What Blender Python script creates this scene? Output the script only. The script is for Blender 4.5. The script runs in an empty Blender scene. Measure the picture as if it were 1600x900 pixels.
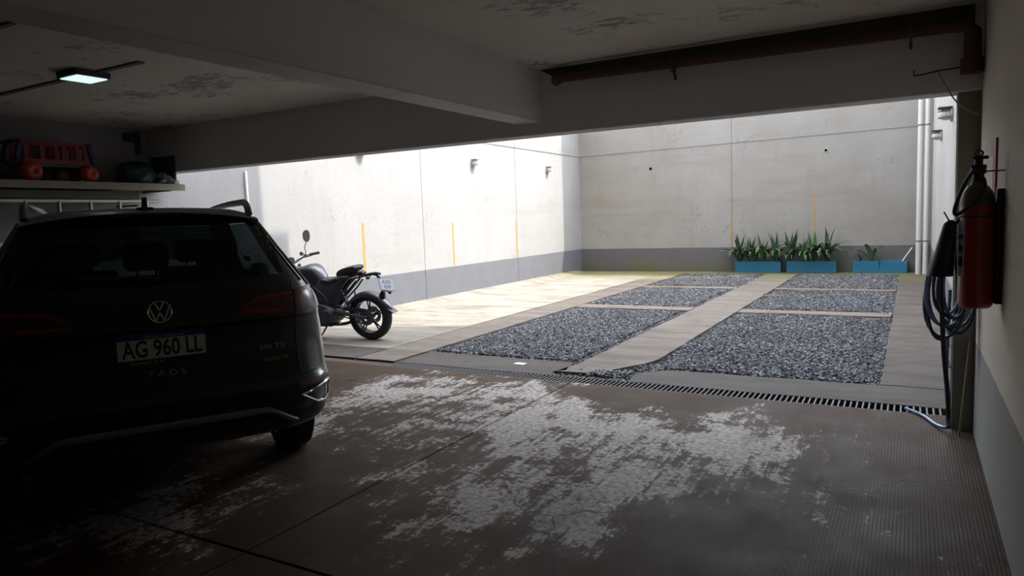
import bpy, bmesh, math, random
from mathutils import Vector, Matrix, noise
random.seed(7)
PI = math.pi
S = bpy.context.scene
C = S.collection

# ------------------------------------------------------------------ camera
cam_d = bpy.data.cameras.new('camera'); cam = bpy.data.objects.new('camera', cam_d); C.objects.link(cam)
yaw, pitch, roll, F = -0.5172, -0.0970, -0.0370, 1099.7
fw = Vector((math.sin(yaw)*math.cos(pitch), math.cos(yaw)*math.cos(pitch), math.sin(pitch)))
rt = Vector((math.cos(yaw), -math.sin(yaw), 0)); up = rt.cross(fw)
c_, s_ = math.cos(roll), math.sin(roll)
R_ = c_*rt + s_*up; U_ = -s_*rt + c_*up
m = Matrix((R_, U_, -fw)).transposed().to_4x4(); m.translation = Vector((0, 0, 1.5))
cam.matrix_world = m
cam_d.sensor_width = 36; cam_d.lens = F/1600*36; cam_d.clip_end = 300; cam_d.clip_start = .02
S.camera = cam

# ------------------------------------------------------------------ world, sun, exposure
SUN_DIR = Vector((-1, -.44, -1.5)).normalized()
w = bpy.data.worlds.new('sky'); S.world = w; w.use_nodes = True
nt = w.node_tree; nt.nodes.clear()
wo = nt.nodes.new('ShaderNodeOutputWorld'); bg = nt.nodes.new('ShaderNodeBackground')
sky = nt.nodes.new('ShaderNodeTexSky'); sky.sky_type = 'NISHITA'; sky.sun_disc = False
sky.sun_elevation = math.asin(-SUN_DIR.z); sky.sun_rotation = math.atan2(1, .44)
hs = nt.nodes.new('ShaderNodeHueSaturation'); hs.inputs['Saturation'].default_value = .4
nt.links.new(sky.outputs[0], hs.inputs['Color']); nt.links.new(hs.outputs[0], bg.inputs[0])
bg.inputs[1].default_value = .55
nt.links.new(bg.outputs[0], wo.inputs[0])
sd = bpy.data.lights.new('sun', 'SUN'); sd.energy = 1.5; sd.angle = math.radians(.3); sd.color = (1, .95, .86)
so = bpy.data.objects.new('sun', sd); C.objects.link(so)
so.rotation_euler = SUN_DIR.to_track_quat('-Z', 'Y').to_euler(); so.location = (6, 22, 20)
S.view_settings.view_transform = 'Standard'; S.view_settings.look = 'None'
S.view_settings.exposure = 1.92; S.view_settings.gamma = 1; S.view_settings.use_curve_mapping = False

# ------------------------------------------------------------------ materials
class NT:
    def __init__(s, name):
        s.m = bpy.data.materials.new(name); s.m.use_nodes = True; s.t = s.m.node_tree
        s.b = s.t.nodes['Principled BSDF']
        s.geo = s.t.nodes.new('ShaderNodeNewGeometry'); s.pos = s.geo.outputs['Position']
    def n(s, k, **kw):
        x = s.t.nodes.new(k)
        for a, v in kw.items(): setattr(x, a, v)
        return x
    def L(s, a, b): s.t.links.new(a, b)
    def mp(s, sc=(1, 1, 1), rot=(0, 0, 0), src=None):
        x = s.n('ShaderNodeMapping'); x.inputs['Scale'].default_value = sc; x.inputs['Rotation'].default_value = rot
        s.L(src or s.pos, x.inputs[0]); return x.outputs[0]
    def noise(s, scale, detail=6, rough=.6, src=None, dist=0):
        x = s.n('ShaderNodeTexNoise'); x.inputs['Scale'].default_value = scale; x.inputs['Detail'].default_value = detail
        x.inputs['Roughness'].default_value = rough; x.inputs['Distortion'].default_value = dist
        s.L(src or s.pos, x.inputs['Vector']); return x.outputs['Fac']
    def ramp(s, f, pts):
        x = s.n('ShaderNodeValToRGB'); e = x.color_ramp.elements
        while len(e) < len(pts): e.new(.5)
        for q, (p, c) in zip(e, pts):
            q.position = p; q.color = (c, c, c, 1) if isinstance(c, (int, float)) else (*c, 1)
        s.L(f, x.inputs[0]); return x.outputs[0]
    def mix(s, f, a, b, mode='MIX'):
        x = s.n('ShaderNodeMix', data_type='RGBA', blend_type=mode)
        for sock, v in ((x.inputs[0], f), (x.inputs[6], a), (x.inputs[7], b)):
            if hasattr(v, 'links'): s.L(v, sock)
            elif isinstance(v, (int, float)): sock.default_value = v if sock is x.inputs[0] else (v, v, v, 1)
            else: sock.default_value = (*v, 1)
        return x.outputs[2]
    def math(s, op, a, b=0, c=0):
        x = s.n('ShaderNodeMath', operation=op)
        for i, v in enumerate((a, b, c)):
            if hasattr(v, 'links'): s.L(v, x.inputs[i])
            else: x.inputs[i].default_value = v
        return x.outputs[0]
    def rng(s, v, a, b, lo=0, hi=1):
        x = s.n('ShaderNodeMapRange'); x.inputs[1].default_value = a; x.inputs[2].default_value = b
        x.inputs[3].default_value = lo; x.inputs[4].default_value = hi; s.L(v, x.inputs[0]); return x.outputs[0]
    def sep(s):
        x = s.n('ShaderNodeSeparateXYZ'); s.L(s.pos, x.inputs[0]); return x.outputs
    def bump(s, h, st=.3, d=.01):
        x = s.n('ShaderNodeBump'); x.inputs['Strength'].default_value = st; x.inputs['Distance'].default_value = d
        s.L(h, x.inputs['Height']); s.L(x.outputs[0], s.b.inputs['Normal'])
    def col(s, c): s.L(c, s.b.inputs['Base Color'])

def simple(name, c, rough=.5, metal=0, coat=0, var=.12, scale=30, spec=.5, bump=0):
    q = NT(name); q.b.inputs['Roughness'].default_value = rough; q.b.inputs['Metallic'].default_value = metal
    q.b.inputs['Coat Weight'].default_value = coat; q.b.inputs['Specular IOR Level'].default_value = spec
    tc = q.n('ShaderNodeTexCoord').outputs['Object']
    f = q.noise(scale, 4, .6, src=tc)
    a = tuple(x*(1-var) for x in c); b = tuple(min(1, x*(1+var)) for x in c)
    q.col(q.mix(f, a, b))
    if bump: q.bump(f, bump, .004)
    return q.m

def plaster(name, base, dark, band, moss=0, lines='vertical', stain=1.0):
    q = NT(name); x, y, z = q.sep()
    big = q.noise(.55, 8, .65)
    mot = q.noise(3.5, 8, .7)
    streak = q.noise(1.0, 6, .6, src=q.mp((4, 4, .35)))
    hstr = q.noise(1.0, 6, .65, src=q.mp((.35, .35, 2.4)))
    c = q.mix(q.ramp(big, [(.35, 0), (.7, .5*stain)]), base, dark)
    c = q.mix(q.ramp(streak, [(.52, 0), (.8, .35*stain)]), c, dark)
    c = q.mix(q.ramp(hstr, [(.52, 0), (.75, .45*stain)]), c, tuple(v*k for v, k in zip(dark, (1.02, .93, .8))))
    pock = q.ramp(q.math('MULTIPLY', q.noise(14, 3, .7), q.noise(1.7, 3, .6)), [(.355, 0), (.385, 1)])
    c = q.mix(q.math('MULTIPLY', pock, .18*stain), c, tuple(v*.45 for v in dark))
    if band:
        zz = q.math('ADD', z, q.math('MULTIPLY', q.noise(2.5, 3), .015))
        bf = q.rng(zz, .622, .616)
        bc = q.mix(mot, tuple(v*.85 for v in band), tuple(v*1.12 for v in band))
        c = q.mix(bf, c, bc)
    if moss:
        mf = q.math('MULTIPLY', q.rng(z, .32, .02), q.ramp(q.noise(1.3, 6, .7), [(.38, 0), (.62, 1)]))
        c = q.mix(q.math('MULTIPLY', mf, moss), c, (.13, .14, .03))
        df = q.math('MULTIPLY', q.rng(z, .16, .0), .6)
        c = q.mix(df, c, (.1, .095, .07))
    q.col(c); q.b.inputs['Roughness'].default_value = .85; q.b.inputs['Specular IOR Level'].default_value = .2
    q.bump(q.math('ADD', q.noise(9, 8, .7), q.math('MULTIPLY', pock, -.6)), .35, .012)
    return q.m

def concrete_ceiling(name, a, b, flake=True):
    q = NT(name)
    big = q.noise(.8, 8, .65); fine = q.noise(22, 6, .75)
    c = q.mix(q.ramp(big, [(.3, 0), (.7, 1)]), a, b)
    if flake:
        fl = q.ramp(q.math('MULTIPLY', q.noise(1.0, 6, .75, src=q.mp((9, 22, 9))), q.noise(1.4, 3)), [(.30, 0), (.335, 1)])
        c = q.mix(q.math('MULTIPLY', fl, .75), c, tuple(v*.38 for v in a))
    pk = q.ramp(q.noise(7, 4, .8), [(.70, 0), (.74, 1)])
    c = q.mix(q.math('MULTIPLY', pk, .6), c, tuple(v*.4 for v in a))
    q.col(c); q.b.inputs['Roughness'].default_value = .8; q.b.inputs['Specular IOR Level'].default_value = .25
    q.bump(q.math('ADD', fine, q.noise(4, 6, .7)), .35, .01)
    return q.m

def garage_floor():
    q = NT('worn_painted_concrete'); x, y, z = q.sep()
    warp = q.n('ShaderNodeVectorMath', operation='ADD')
    nz = q.n('ShaderNodeTexNoise'); nz.inputs['Scale'].default_value = 1.5; nz.inputs['Detail'].default_value = 4; q.L(q.pos, nz.inputs['Vector'])
    sc = q.n('ShaderNodeVectorMath', operation='SCALE'); sc.inputs['Scale'].default_value = .5
    q.L(nz.outputs['Color'], sc.inputs[0]); q.L(q.pos, warp.inputs[0]); q.L(sc.outputs[0], warp.inputs[1])
    wp = warp.outputs[0]
    big = q.noise(1.0, 4, .55, src=q.mp((.75, .75, 1), src=wp))
    mid = q.noise(3.2, 9, .75, src=wp)
    strk = q.noise(1.0, 10, .8, src=q.mp((15, 1.6, 1), src=q.pos))
    grit = q.noise(28, 5, .8)
    v = q.math('ADD', q.math('MULTIPLY', big, .75), q.math('ADD', q.math('MULTIPLY', mid, .40), q.math('ADD', q.math('MULTIPLY', strk, .42), q.math('MULTIPLY', grit, .22))))
    v = q.math('ADD', v, -.148)
    # the paint has worn off most where cars drive in from the yard
    px = q.math('DIVIDE', q.math('ADD', x, 2.7), 2.1); py = q.math('DIVIDE', q.math('ADD', y, -4.3), 1.5)
    d2 = q.math('ADD', q.math('MULTIPLY', px, px), q.math('MULTIPLY', py, py))
    wear = q.rng(d2, 0, 2.2, .105, -.03)
    px2 = q.math('DIVIDE', q.math('ADD', x, 1.05), .9); py2 = q.math('DIVIDE', q.math('ADD', y, -4.5), 1.0)
    d3 = q.math('ADD', q.math('MULTIPLY', px2, px2), q.math('MULTIPLY', py2, py2))
    wear = q.math('ADD', wear, q.rng(d3, 0, 1.6, .05, 0))
    px4 = q.math('DIVIDE', q.math('ADD', x, 1.75), .85); py4 = q.math('DIVIDE', q.math('ADD', y, -3.55), .75)
    d5 = q.math('ADD', q.math('MULTIPLY', px4, px4), q.math('MULTIPLY', py4, py4))
    wear = q.math('ADD', wear, q.rng(d5, 0, 1.7, -.075, 0))
    v = q.math('ADD', v, wear)
    patch = q.ramp(v, [(.835, 0), (.865, 1)])
    half = q.ramp(v, [(.77, 0), (.87, 1)])
    brown = q.mix(q.noise(1.1, 7, .7), (.028, .018, .009), (.068, .044, .025))
    c = q.mix(q.math('MULTIPLY', half, .45), brown, (.13, .10, .08))
    c = q.mix(q.math('MULTIPLY', patch, .85), c, q.mix(q.ramp(grit, [(.35, 0), (.65, 1)]), (.16, .135, .11), (.62, .575, .52)))
    # dark tyre and oil marks
    c = q.mix(q.ramp(q.noise(.9, 5, .7, src=q.mp((1.6, .6, 1))), [(.56, 0), (.72, .6)]), c, (.028, .026, .018))
    # raked grooves of the right-hand bay
    rib = q.n('ShaderNodeTexWave', wave_type='BANDS', bands_direction='X'); rib.inputs['Scale'].default_value = 19
    rib.inputs['Distortion'].default_value = .5; rib.inputs['Detail'].default_value = 2
    q.L(q.mp((1, .06, 1)), rib.inputs['Vector'])
    ribm = q.math('MULTIPLY', q.rng(x, -1.5, -.6), q.ramp(q.noise(1.3, 5, .7), [(.36, .15), (.55, 1)]))
    rb = q.math('MULTIPLY', rib.outputs['Fac'], ribm)
    c = q.mix(q.math('MULTIPLY', rb, .5), c, q.mix(q.math('MULTIPLY', ribm, .5), c, (.12, .10, .075)))
    crk = q.n('ShaderNodeTexVoronoi', feature='DISTANCE_TO_EDGE'); crk.inputs['Scale'].default_value = .7
    q.L(wp, crk.inputs['Vector'])
    cr = q.math('MULTIPLY', q.rng(crk.outputs['Distance'], .006, .002), q.ramp(q.noise(.9, 2), [(.5, 0), (.56, 1)]))
    c = q.mix(q.math('MULTIPLY', cr, .7), c, (.015, .013, .01))
    q.col(c)
    q.L(q.math('ADD', q.math('MULTIPLY', patch, .06), q.rng(q.noise(2.4, 6, .7), .3, .7, .55, .75)), q.b.inputs['Roughness'])
    q.b.inputs['Specular IOR Level'].default_value = .10
    h = q.math('ADD', q.math('MULTIPLY', rb, .45), q.math('ADD', q.math('MULTIPLY', patch, -.25), q.math('ADD', q.math('MULTIPLY', strk, .5), q.math('MULTIPLY', q.noise(45, 4, .7), .25))))
    q.bump(h, .45, .006)
    return q.m

def yard_concrete(name, a, b, moss=True, broom=False):
    q = NT(name); x, y, z = q.sep()
    c = q.mix(q.ramp(q.noise(1.4, 8, .68), [(.3, 0), (.7, 1)]), a, b)
    c = q.mix(q.ramp(q.noise(1.0, 6, .7, src=q.mp((.8, 3.5, 1))), [(.45, 0), (.65, .75)]), c, tuple(v*.5 for v in b))
    c = q.mix(q.ramp(q.noise(2.6, 9, .8), [(.52, 0), (.66, .6)]), c, tuple(v*.42 for v in b))
    c = q.mix(q.math('MULTIPLY', q.noise(45, 4, .8), .35), c, tuple(v*.5 for v in b))
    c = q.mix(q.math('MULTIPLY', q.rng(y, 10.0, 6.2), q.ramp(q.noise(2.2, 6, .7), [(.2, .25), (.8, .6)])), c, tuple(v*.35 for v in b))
    if moss:
        mf = q.math('MULTIPLY', q.rng(y, 15.2, 17.2), q.ramp(q.noise(1.5, 6, .7), [(.3, .15), (.6, .95)]))
        c = q.mix(mf, c, (.17, .165, .045))
    q.col(c); q.b.inputs['Roughness'].default_value = .8; q.b.inputs['Specular IOR Level'].default_value = .3
    h = q.math('ADD', q.noise(30, 6, .75), q.noise(5, 6, .7))
    if broom: h = q.math('ADD', h, q.math('MULTIPLY', q.noise(1.0, 3, .6, src=q.mp((2, 60, 1))), .8))
    q.bump(h, .4, .008)
    return q.m

def gravel_mat():
    q = NT('crushed_gravel')
    r = q.geo.outputs['Random Per Island']
    c = q.ramp(r, [(0, (.06, .062, .066)), (.35, (.10, .104, .11)), (.7, (.145, .15, .158)), (.93, (.21, .21, .21)), (1, (.34, .335, .31))])
    x, y, z = q.sep()
    tan = q.math('MULTIPLY', q.rng(y, 10.5, 15.5), q.ramp(q.noise(.9, 4), [(.4, 0), (.65, .55)]))
    c = q.mix(tan, c, q.mix(r, (.075, .058, .04), (.22, .18, .13)))
    q.col(c); q.b.inputs['Roughness'].default_value = .75
    q.bump(q.noise(90, 3, .6), .3, .003)
    return q.m

def glass_mat(name, tint, trans):
    q = NT(name); q.b.inputs['Base Color'].default_value = (.006, .008, .009, 1); q.b.inputs['Roughness'].default_value = .04
    tr = q.n('ShaderNodeBsdfTransparent'); tr.inputs[0].default_value = (*tint, 1)
    mx = q.n('ShaderNodeMixShader'); mx.inputs[0].default_value = trans
    q.L(q.b.outputs[0], mx.inputs[1]); q.L(tr.outputs[0], mx.inputs[2])
    q.L(mx.outputs[0], q.t.nodes['Material Output'].inputs[0]); return q.m

def emit_mat(name, c, st):
    q = NT(name); q.b.inputs['Emission Color'].default_value = (*c, 1); q.b.inputs['Emission Strength'].default_value = st
    q.b.inputs['Base Color'].default_value = (.8, .8, .8, 1); return q.m

M = dict(
    wall_w=plaster('left_wall_plaster', (.35, .345, .34), (.265, .26, .25), (.15, .155, .17), stain=.9),
    wall_b=plaster('back_wall_plaster', (.345, .325, .295), (.245, .22, .185), (.135, .125, .12), moss=.9, stain=1.2),
    wall_r=plaster('right_wall_plaster', (.64, .59, .51), (.50, .45, .38), (.29, .29, .27), stain=.9),
    wall_ro=plaster('yard_right_wall_plaster', (.42, .395, .36), (.3, .275, .245), (.16, .16, .165), stain=.9),
    darkstrip=simple('dark_strip_tone', (.06, .06, .052), .85, var=.5, scale=5),
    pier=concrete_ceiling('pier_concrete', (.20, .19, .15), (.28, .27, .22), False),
    joint=simple('joint_dark', (.11, .105, .10), .9),
    ceil=concrete_ceiling('bare_concrete', (.66, .60, .52), (.80, .74, .65)),
    beam=concrete_ceiling('painted_beam', (.72, .72, .72), (.80, .79, .78), False),
    soffit=concrete_ceiling('beam_soffit', (.60, .57, .53), (.7, .67, .62), False),
    floor=garage_floor(),
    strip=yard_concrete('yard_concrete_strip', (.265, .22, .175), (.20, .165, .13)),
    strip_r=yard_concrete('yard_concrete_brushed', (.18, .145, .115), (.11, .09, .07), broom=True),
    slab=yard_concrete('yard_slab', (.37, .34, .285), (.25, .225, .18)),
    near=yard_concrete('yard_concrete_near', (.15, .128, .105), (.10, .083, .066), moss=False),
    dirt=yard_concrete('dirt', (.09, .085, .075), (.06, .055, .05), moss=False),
    gravel=gravel_mat(),
    black=simple('black_paint', (.007, .0085, .009), .28, coat=.35, var=.05),
    trimblk=simple('black_plastic', (.018, .018, .019), .55),
    rubber=simple('rubber', (.012, .012, .012), .75, bump=.3),
    silver=simple('satin_silver', (.35, .34, .32), .38, 1),
    chrome=simple('chrome', (.7, .7, .7), .12, 1),
    greytrim=simple('grey_trim', (.23, .22, .20), .4, .5),
    red=simple('tail_red', (.34, .008, .014), .35, coat=.2),
    redd=simple('tail_red_dark', (.075, .005, .007), .3, coat=.25),
    lens=simple('smoked_lens', (.05, .045, .045), .3, coat=.2),
    glass=glass_mat('tinted_glass', (.30, .36, .38), .45),
    cloth=simple('seat_cloth', (.03, .03, .032), .9),
    plate=simple('plate_white', (.62, .62, .58), .4, var=.03),
    plategrey=simple('plate_grey', (.20, .22, .26), .5),
    plateblue=simple('plate_blue', (.015, .035, .20), .4),
    ink=simple('ink_black', (.008, .008, .008), .5),
    inkw=simple('ink_white', (.6, .6, .6), .5),
    bikeblk=simple('bike_black', (.022, .026, .034), .35, coat=.4),
    bikegrey=simple('bike_grey', (.09, .10, .115), .4, .4),
    mirror=simple('mirror_glass', (.75, .77, .8), .06, 1),
    amber=simple('amber_lens', (.5, .12, .01), .2),
    alu=simple('aluminium', (.50, .49, .44), .4, .8),
    wood=simple('pale_wood', (.38, .35, .27), .7, var=.25, scale=8),
    plank=simple('dark_plank', (.16, .155, .13), .8, var=.25, scale=8),
    rust=simple('rusty_pipe', (.085, .042, .028), .75, var=.4, scale=14, bump=.3),
    pvc=simple('white_pvc', (.58, .56, .51), .4, var=.06, scale=3),
    extred=simple('extinguisher_red', (.30, .026, .022), .35, coat=.3, var=.2),
    extshoulder=simple('extinguisher_shoulder', (.07, .075, .075), .4),
    horn=simple('horn_black', (.012, .014, .014), .5),
    label=simple('label_white', (.6, .6, .6), .5),
    labelb=simple('label_blue', (.05, .06, .18), .5),
    green=simple('green_tag', (.02, .16, .04), .4),
    hoseb=simple('hose_blue', (.10, .16, .28), .3, coat=.3),
    hosed=simple('hose_dark_blue', (.028, .038, .065), .3, coat=.4),
    planter=simple('planter_blue', (.016, .15, .25), .6, var=.3, scale=9, bump=.4),
    soil=simple('soil', (.04, .03, .02), .95, bump=.5),
    leafa=simple('leaf_green', (.095, .165, .075), .42, var=.35, scale=6),
    leafb=simple('leaf_dark', (.060, .115, .060), .42, var=.35, scale=6),
    leafc=simple('leaf_yellow_green', (.12, .17, .04), .5, var=.35, scale=6),
    yellow=simple('yellow_paint', (.46, .25, .05), .7, var=.2, scale=9),
    fixture=simple('fixture_grey', (.42, .42, .40), .4),
    frost=simple('frosted_glass', (.62, .60, .55), .25),
    fixdark=simple('fixture_dark', (.06, .06, .065), .5),
    toyred=simple('toy_red', (.26, .02, .02), .4), toyor=simple('toy_orange_red', (.50, .06, .02), .35),
    toybl=simple('toy_blue', (.03, .03, .14), .4), toygr=simple('toy_teal', (.02, .13, .12), .4),
    toyol=simple('toy_olive', (.12, .11, .02), .5), toydk=simple('toy_dark_red', (.11, .02, .015), .5),
    bag=simple('green_bag', (.012, .045, .045), .35, bump=.6), film=simple('plastic_film', (.22, .24, .25), .2, bump=.6),
    darkboard=simple('dark_board', (.045, .055, .06), .7),
    cable=simple('cable_grey', (.14, .13, .12), .6), cablew=simple('cable_pale', (.45, .43, .36), .6),
    iron=simple('grate_iron', (.10, .095, .088), .6, .3, var=.3), pit=simple('pit_black', (.01, .01, .01), .95),
    signred=simple('sign_red', (.30, .05, .04), .5), signw=simple('sign_white', (.55, .5, .46), .5),
    stick=simple('stick_wood', (.26, .20, .10), .7), white=simple('white_plastic', (.8, .8, .78), .5),
    tube=simple('white_tube', (.86, .86, .84), .4, var=.02),
    led=emit_mat('led_panel', (.64, 1, .90), .32),
    facade=simple('facade', (.5, .48, .45), .9),
)

# ------------------------------------------------------------------ mesh helpers
def box(bm, lo, hi, bev=0, seg=1):
    v = [bm.verts.new((x, y, z)) for x in (lo[0], hi[0]) for y in (lo[1], hi[1]) for z in (lo[2], hi[2])]
    fs = [bm.faces.new([v[i] for i in q]) for q in ((0,1,3,2),(4,6,7,5),(0,4,5,1),(2,3,7,6),(0,2,6,4),(1,5,7,3))]
    if bev:
        es = list({e for f in fs for e in f.edges})
        bmesh.ops.bevel(bm, geom=es, offset=bev, segments=seg, affect='EDGES', profile=.5)
def frame_axes(d):
    d = d.normalized(); a = Vector((0, 0, 1)) if abs(d.z) < .9 else Vector((1, 0, 0))
    x = d.cross(a).normalized(); return x, d.cross(x).normalized()
def tube(bm, pts, r, seg=10, closed=False, cap=True):
    pts = [Vector(p) for p in pts]; n = len(pts); rr = r if isinstance(r, (list, tuple)) else [r]*n
    rings = []; px = None
    for i, p in enumerate(pts):
        if closed: d = pts[(i+1) % n]-pts[i-1]
        else: d = pts[min(i+1, n-1)]-pts[max(i-1, 0)]
        d.normalize()
        if px is None: x, y = frame_axes(d)
        else:
            x = (px-d*px.dot(d)).normalized(); y = d.cross(x)
        px = x
        rings.append([bm.verts.new(p+(x*math.cos(2*PI*k/seg)+y*math.sin(2*PI*k/seg))*rr[i]) for k in range(seg)])
    for i in range(n if closed else n-1):
        a, b = rings[i], rings[(i+1) % n]
        for k in range(seg): bm.faces.new((a[k], a[(k+1) % seg], b[(k+1) % seg], b[k]))
    if cap and not closed:
        bm.faces.new(rings[0][::-1]); bm.faces.new(rings[-1])
def smooth_path(pts, n=6):
    P = [Vector(p) for p in pts]; out = []
    for i in range(len(P)-1):
        a, b, c, d = P[max(i-1, 0)], P[i], P[i+1], P[min(i+2, len(P)-1)]
        for k in range(n):
            t = k/n
            out.append(.5*((2*b)+(-a+c)*t+(2*a-5*b+4*c-d)*t*t+(-a+3*b-3*c+d)*t**3))
    out.append(P[-1]); return out
def lathe(bm, prof, seg=24, axis='Z', at=(0, 0, 0), ring=False):
    """prof: (radius, height) pairs"""
    at = Vector(at); rings = []
    def P(r, h, t):
        a, b = r*math.cos(t), r*math.sin(t)
        return at+(Vector((a, b, h)) if axis == 'Z' else Vector((h, a, b)) if axis == 'X' else Vector((b, h, a)))
    for r, h in prof: rings.append([bm.verts.new(P(max(r, 1e-4), h, 2*PI*k/seg)) for k in range(seg)])
    for a, b in zip(rings, rings[1:]+(rings[:1] if ring else [])):
        for k in range(seg): bm.faces.new((a[k], a[(k+1) % seg], b[(k+1) % seg], b[k]))
    if not ring: bm.faces.new(rings[0][::-1]); bm.faces.new(rings[-1])
def prism(bm, poly, z0, z1, plane='XY'):
    def P(a, b, c): return (a, b, c) if plane == 'XY' else (c, a, b) if plane == 'YZ' else (a, c, b)
    A = [bm.verts.new(P(a, b, z0)) for a, b in poly]; B = [bm.verts.new(P(a, b, z1)) for a, b in poly]
    n = len(poly); bm.faces.new(A[::-1]); bm.faces.new(B)
    for i in range(n): bm.faces.new((A[i], A[(i+1) % n], B[(i+1) % n], B[i]))
def pillow(bm, poly, hw, inset=.28, layers=6, cx=0, fn=None):
    """side outline (y,z) swollen to half width hw; fn(y,z)->width factor"""
    n = len(poly); cy = sum(p[0] for p in poly)/n; cz = sum(p[1] for p in poly)/n; rings = []
    for i in range(layers+1):
        t = -1+2*i/layers; s = 1-inset*abs(t)**3
        rings.append([bm.verts.new((cx+t*hw*(fn(y, z) if fn else 1), cy+(y-cy)*s, cz+(z-cz)*s)) for y, z in poly])
    for a, b in zip(rings, rings[1:]):
        for k in range(n): bm.faces.new((a[k], a[(k+1) % n], b[(k+1) % n], b[k]))
    bm.faces.new(rings[0][::-1]); bm.faces.new(rings[-1])
def dense(poly, step):
    out = []; n = len(poly)
    for i in range(n):
        a, b = Vector(poly[i]), Vector(poly[(i+1) % n]); k = max(1, int((b-a).length/step))
        out += [tuple(a.lerp(b, j/k)) for j in range(k)]
    return out
def rounded(poly, it=2):
    for _ in range(it):
        o = []
        for i in range(len(poly)):
            a, b = poly[i], poly[(i+1) % len(poly)]
            o += [(a[0]*.75+b[0]*.25, a[1]*.75+b[1]*.25), (a[0]*.25+b[0]*.75, a[1]*.25+b[1]*.75)]
        poly = o
    return poly

def tag(o, label=None, cat=None, group=None, kind=None):
    if label: o['label'] = label
    if cat: o['category'] = cat
    if group: o['group'] = group
    if kind: o['kind'] = kind
    return o
def obj(name, bm, mat, parent=None, smooth=False, loc=None, angle=None):
    bmesh.ops.recalc_face_normals(bm, faces=bm.faces)
    me = bpy.data.meshes.new(name); bm.to_mesh(me); bm.free()
    me.materials.append(M[mat])
    if smooth: me.shade_smooth()
    o = bpy.data.objects.new(name, me); C.objects.link(o)
    if smooth and angle:
        try:
            me.set_sharp_from_angle(angle=math.radians(angle))
        except Exception: pass
    if parent: o.parent = parent
    if loc: o.location = loc
    return o
def thing(name, label, cat, loc=(0, 0, 0), rz=0, group=None):
    o = bpy.data.objects.new(name, None); C.objects.link(o); o.empty_display_size = .1
    o.location = loc; o.rotation_euler = (0, 0, rz); return tag(o, label, cat, group)
def nb(): return bmesh.new()
def bobj(name, lo, hi, mat, parent=None, bev=0, **k):
    b = nb(); box(b, lo, hi, bev); return obj(name, b, mat, parent, **k)
def tobj(name, pts, r, mat, parent=None, seg=10, closed=False):
    b = nb(); tube(b, pts, r, seg, closed); return obj(name, b, mat, parent, True, angle=45)
def text(name, s, size, loc, mat, parent, rot=(PI/2, 0, 0), ext=.001, sx=1, bold=0):
    cu = bpy.data.curves.new(name, 'FONT'); cu.body = s; cu.size = size; cu.align_x = 'CENTER'; cu.align_y = 'CENTER'
    cu.extrude = ext; cu.offset = bold; cu.resolution_u = 3
    t = bpy.data.objects.new('tmp', cu); C.objects.link(t)
    me = bpy.data.meshes.new_from_object(t.evaluated_get(bpy.context.evaluated_depsgraph_get()))
    bpy.data.objects.remove(t); bpy.data.curves.remove(cu)
    me.name = name; me.materials.clear(); me.materials.append(M[mat])
    o = bpy.data.objects.new(name, me); C.objects.link(o); o.parent = parent
    o.location = loc; o.rotation_euler = rot; o.scale = (sx, 1, 1); return o
def copy_tree(o, parent=None):
    c = o.copy(); C.objects.link(c); c.parent = parent
    for ch in list(o.children): copy_tree(ch, c)
    return c
def st(o, label=None): return tag(o, label, kind='structure')

# ------------------------------------------------------------------ structure
XL, XR, XC, YB, YF, ZB, ZC = -7.95, .375, .25, 17.95, 5.35, 2.2, 2.72
# ground under everything
g = st(bobj('ground', (-8.3, -4.2, -.5), (4.5, 24, -.16), 'dirt'), 'dark earth and drain pit below the paving')
# garage floor: slabs with recessed joints
fl = st(bobj('floor', (XL, -4, -.16), (XR, 5.74, -.03), 'joint'), 'dark worn concrete garage floor with scraped pale patches')
for x0, x1 in ((XL, -2.695), (-2.683, XR)):
    for y0, y1 in ((-4, 2.105), (2.117, 5.74)):
        bobj('slab', (x0, y0, -.05), (x1, y1, 0), 'floor', fl, bev=.004)
# yard paving
yf = st(bobj('floor', (XL, 5.96, -.16), (XR, YB, -.12), 'dirt'), 'paved yard of concrete strips framing gravel beds')
def jit(poly, step, amp):
    p = dense(poly, step)
    return [(a+noise.noise(Vector((a*3.1, b*3.1, 1)))*amp, b+noise.noise(Vector((a*3.1, b*3.1, 7)))*amp) for a, b in p]
def strip(poly, mat, name='concrete_strip', amp=.03, z=0):
    b = nb(); prism(b, jit(poly, .12, amp), -.14, z); return obj(name, b, mat, yf)
def rect(x0, x1, y0, y1): return [(x0, y0), (x1, y0), (x1, y1), (x0, y1)]
# near strip next to the drain, with the broken-away corner
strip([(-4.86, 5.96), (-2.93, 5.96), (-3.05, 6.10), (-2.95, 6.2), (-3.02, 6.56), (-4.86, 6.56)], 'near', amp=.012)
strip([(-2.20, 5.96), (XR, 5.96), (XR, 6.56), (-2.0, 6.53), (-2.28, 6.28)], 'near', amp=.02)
strip([(-3.02, 6.14), (-2.72, 6.14), (-2.56, 6.3), (-2.34, 6.7), (-2.26, 7.0), (-2.26, 17.45), (-2.95, 17.45), (-2.95, 6.55)], 'strip', amp=.02)
strip(rect(-5.47, -4.92, 5.97, 17.45), 'strip', amp=.012)
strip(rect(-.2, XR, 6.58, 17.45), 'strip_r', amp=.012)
for y0, y1 in ((10.72, 11.13), (14.02, 14.34)):
    strip(rect(-4.9, -2.97, y0, y1), 'strip'); strip(rect(-2.24, -.22, y0-.02, y1-.05), 'strip')
strip(rect(XL, XR, 17.42, YB), 'strip', amp=.015)
strip([(-2.24, 12.78), (-1.62, 12.80), (-1.64, 13.08), (-2.24, 13.1)], 'strip_r', 'inspection_cover', amp=.01)
for y0, y1 in ((6.55, 10.45), (10.47, 14.2), (14.22, 17.42)):
    strip(rect(-7.55, -5.49, y0, y1), 'slab', 'slab', amp=.006)
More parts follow.
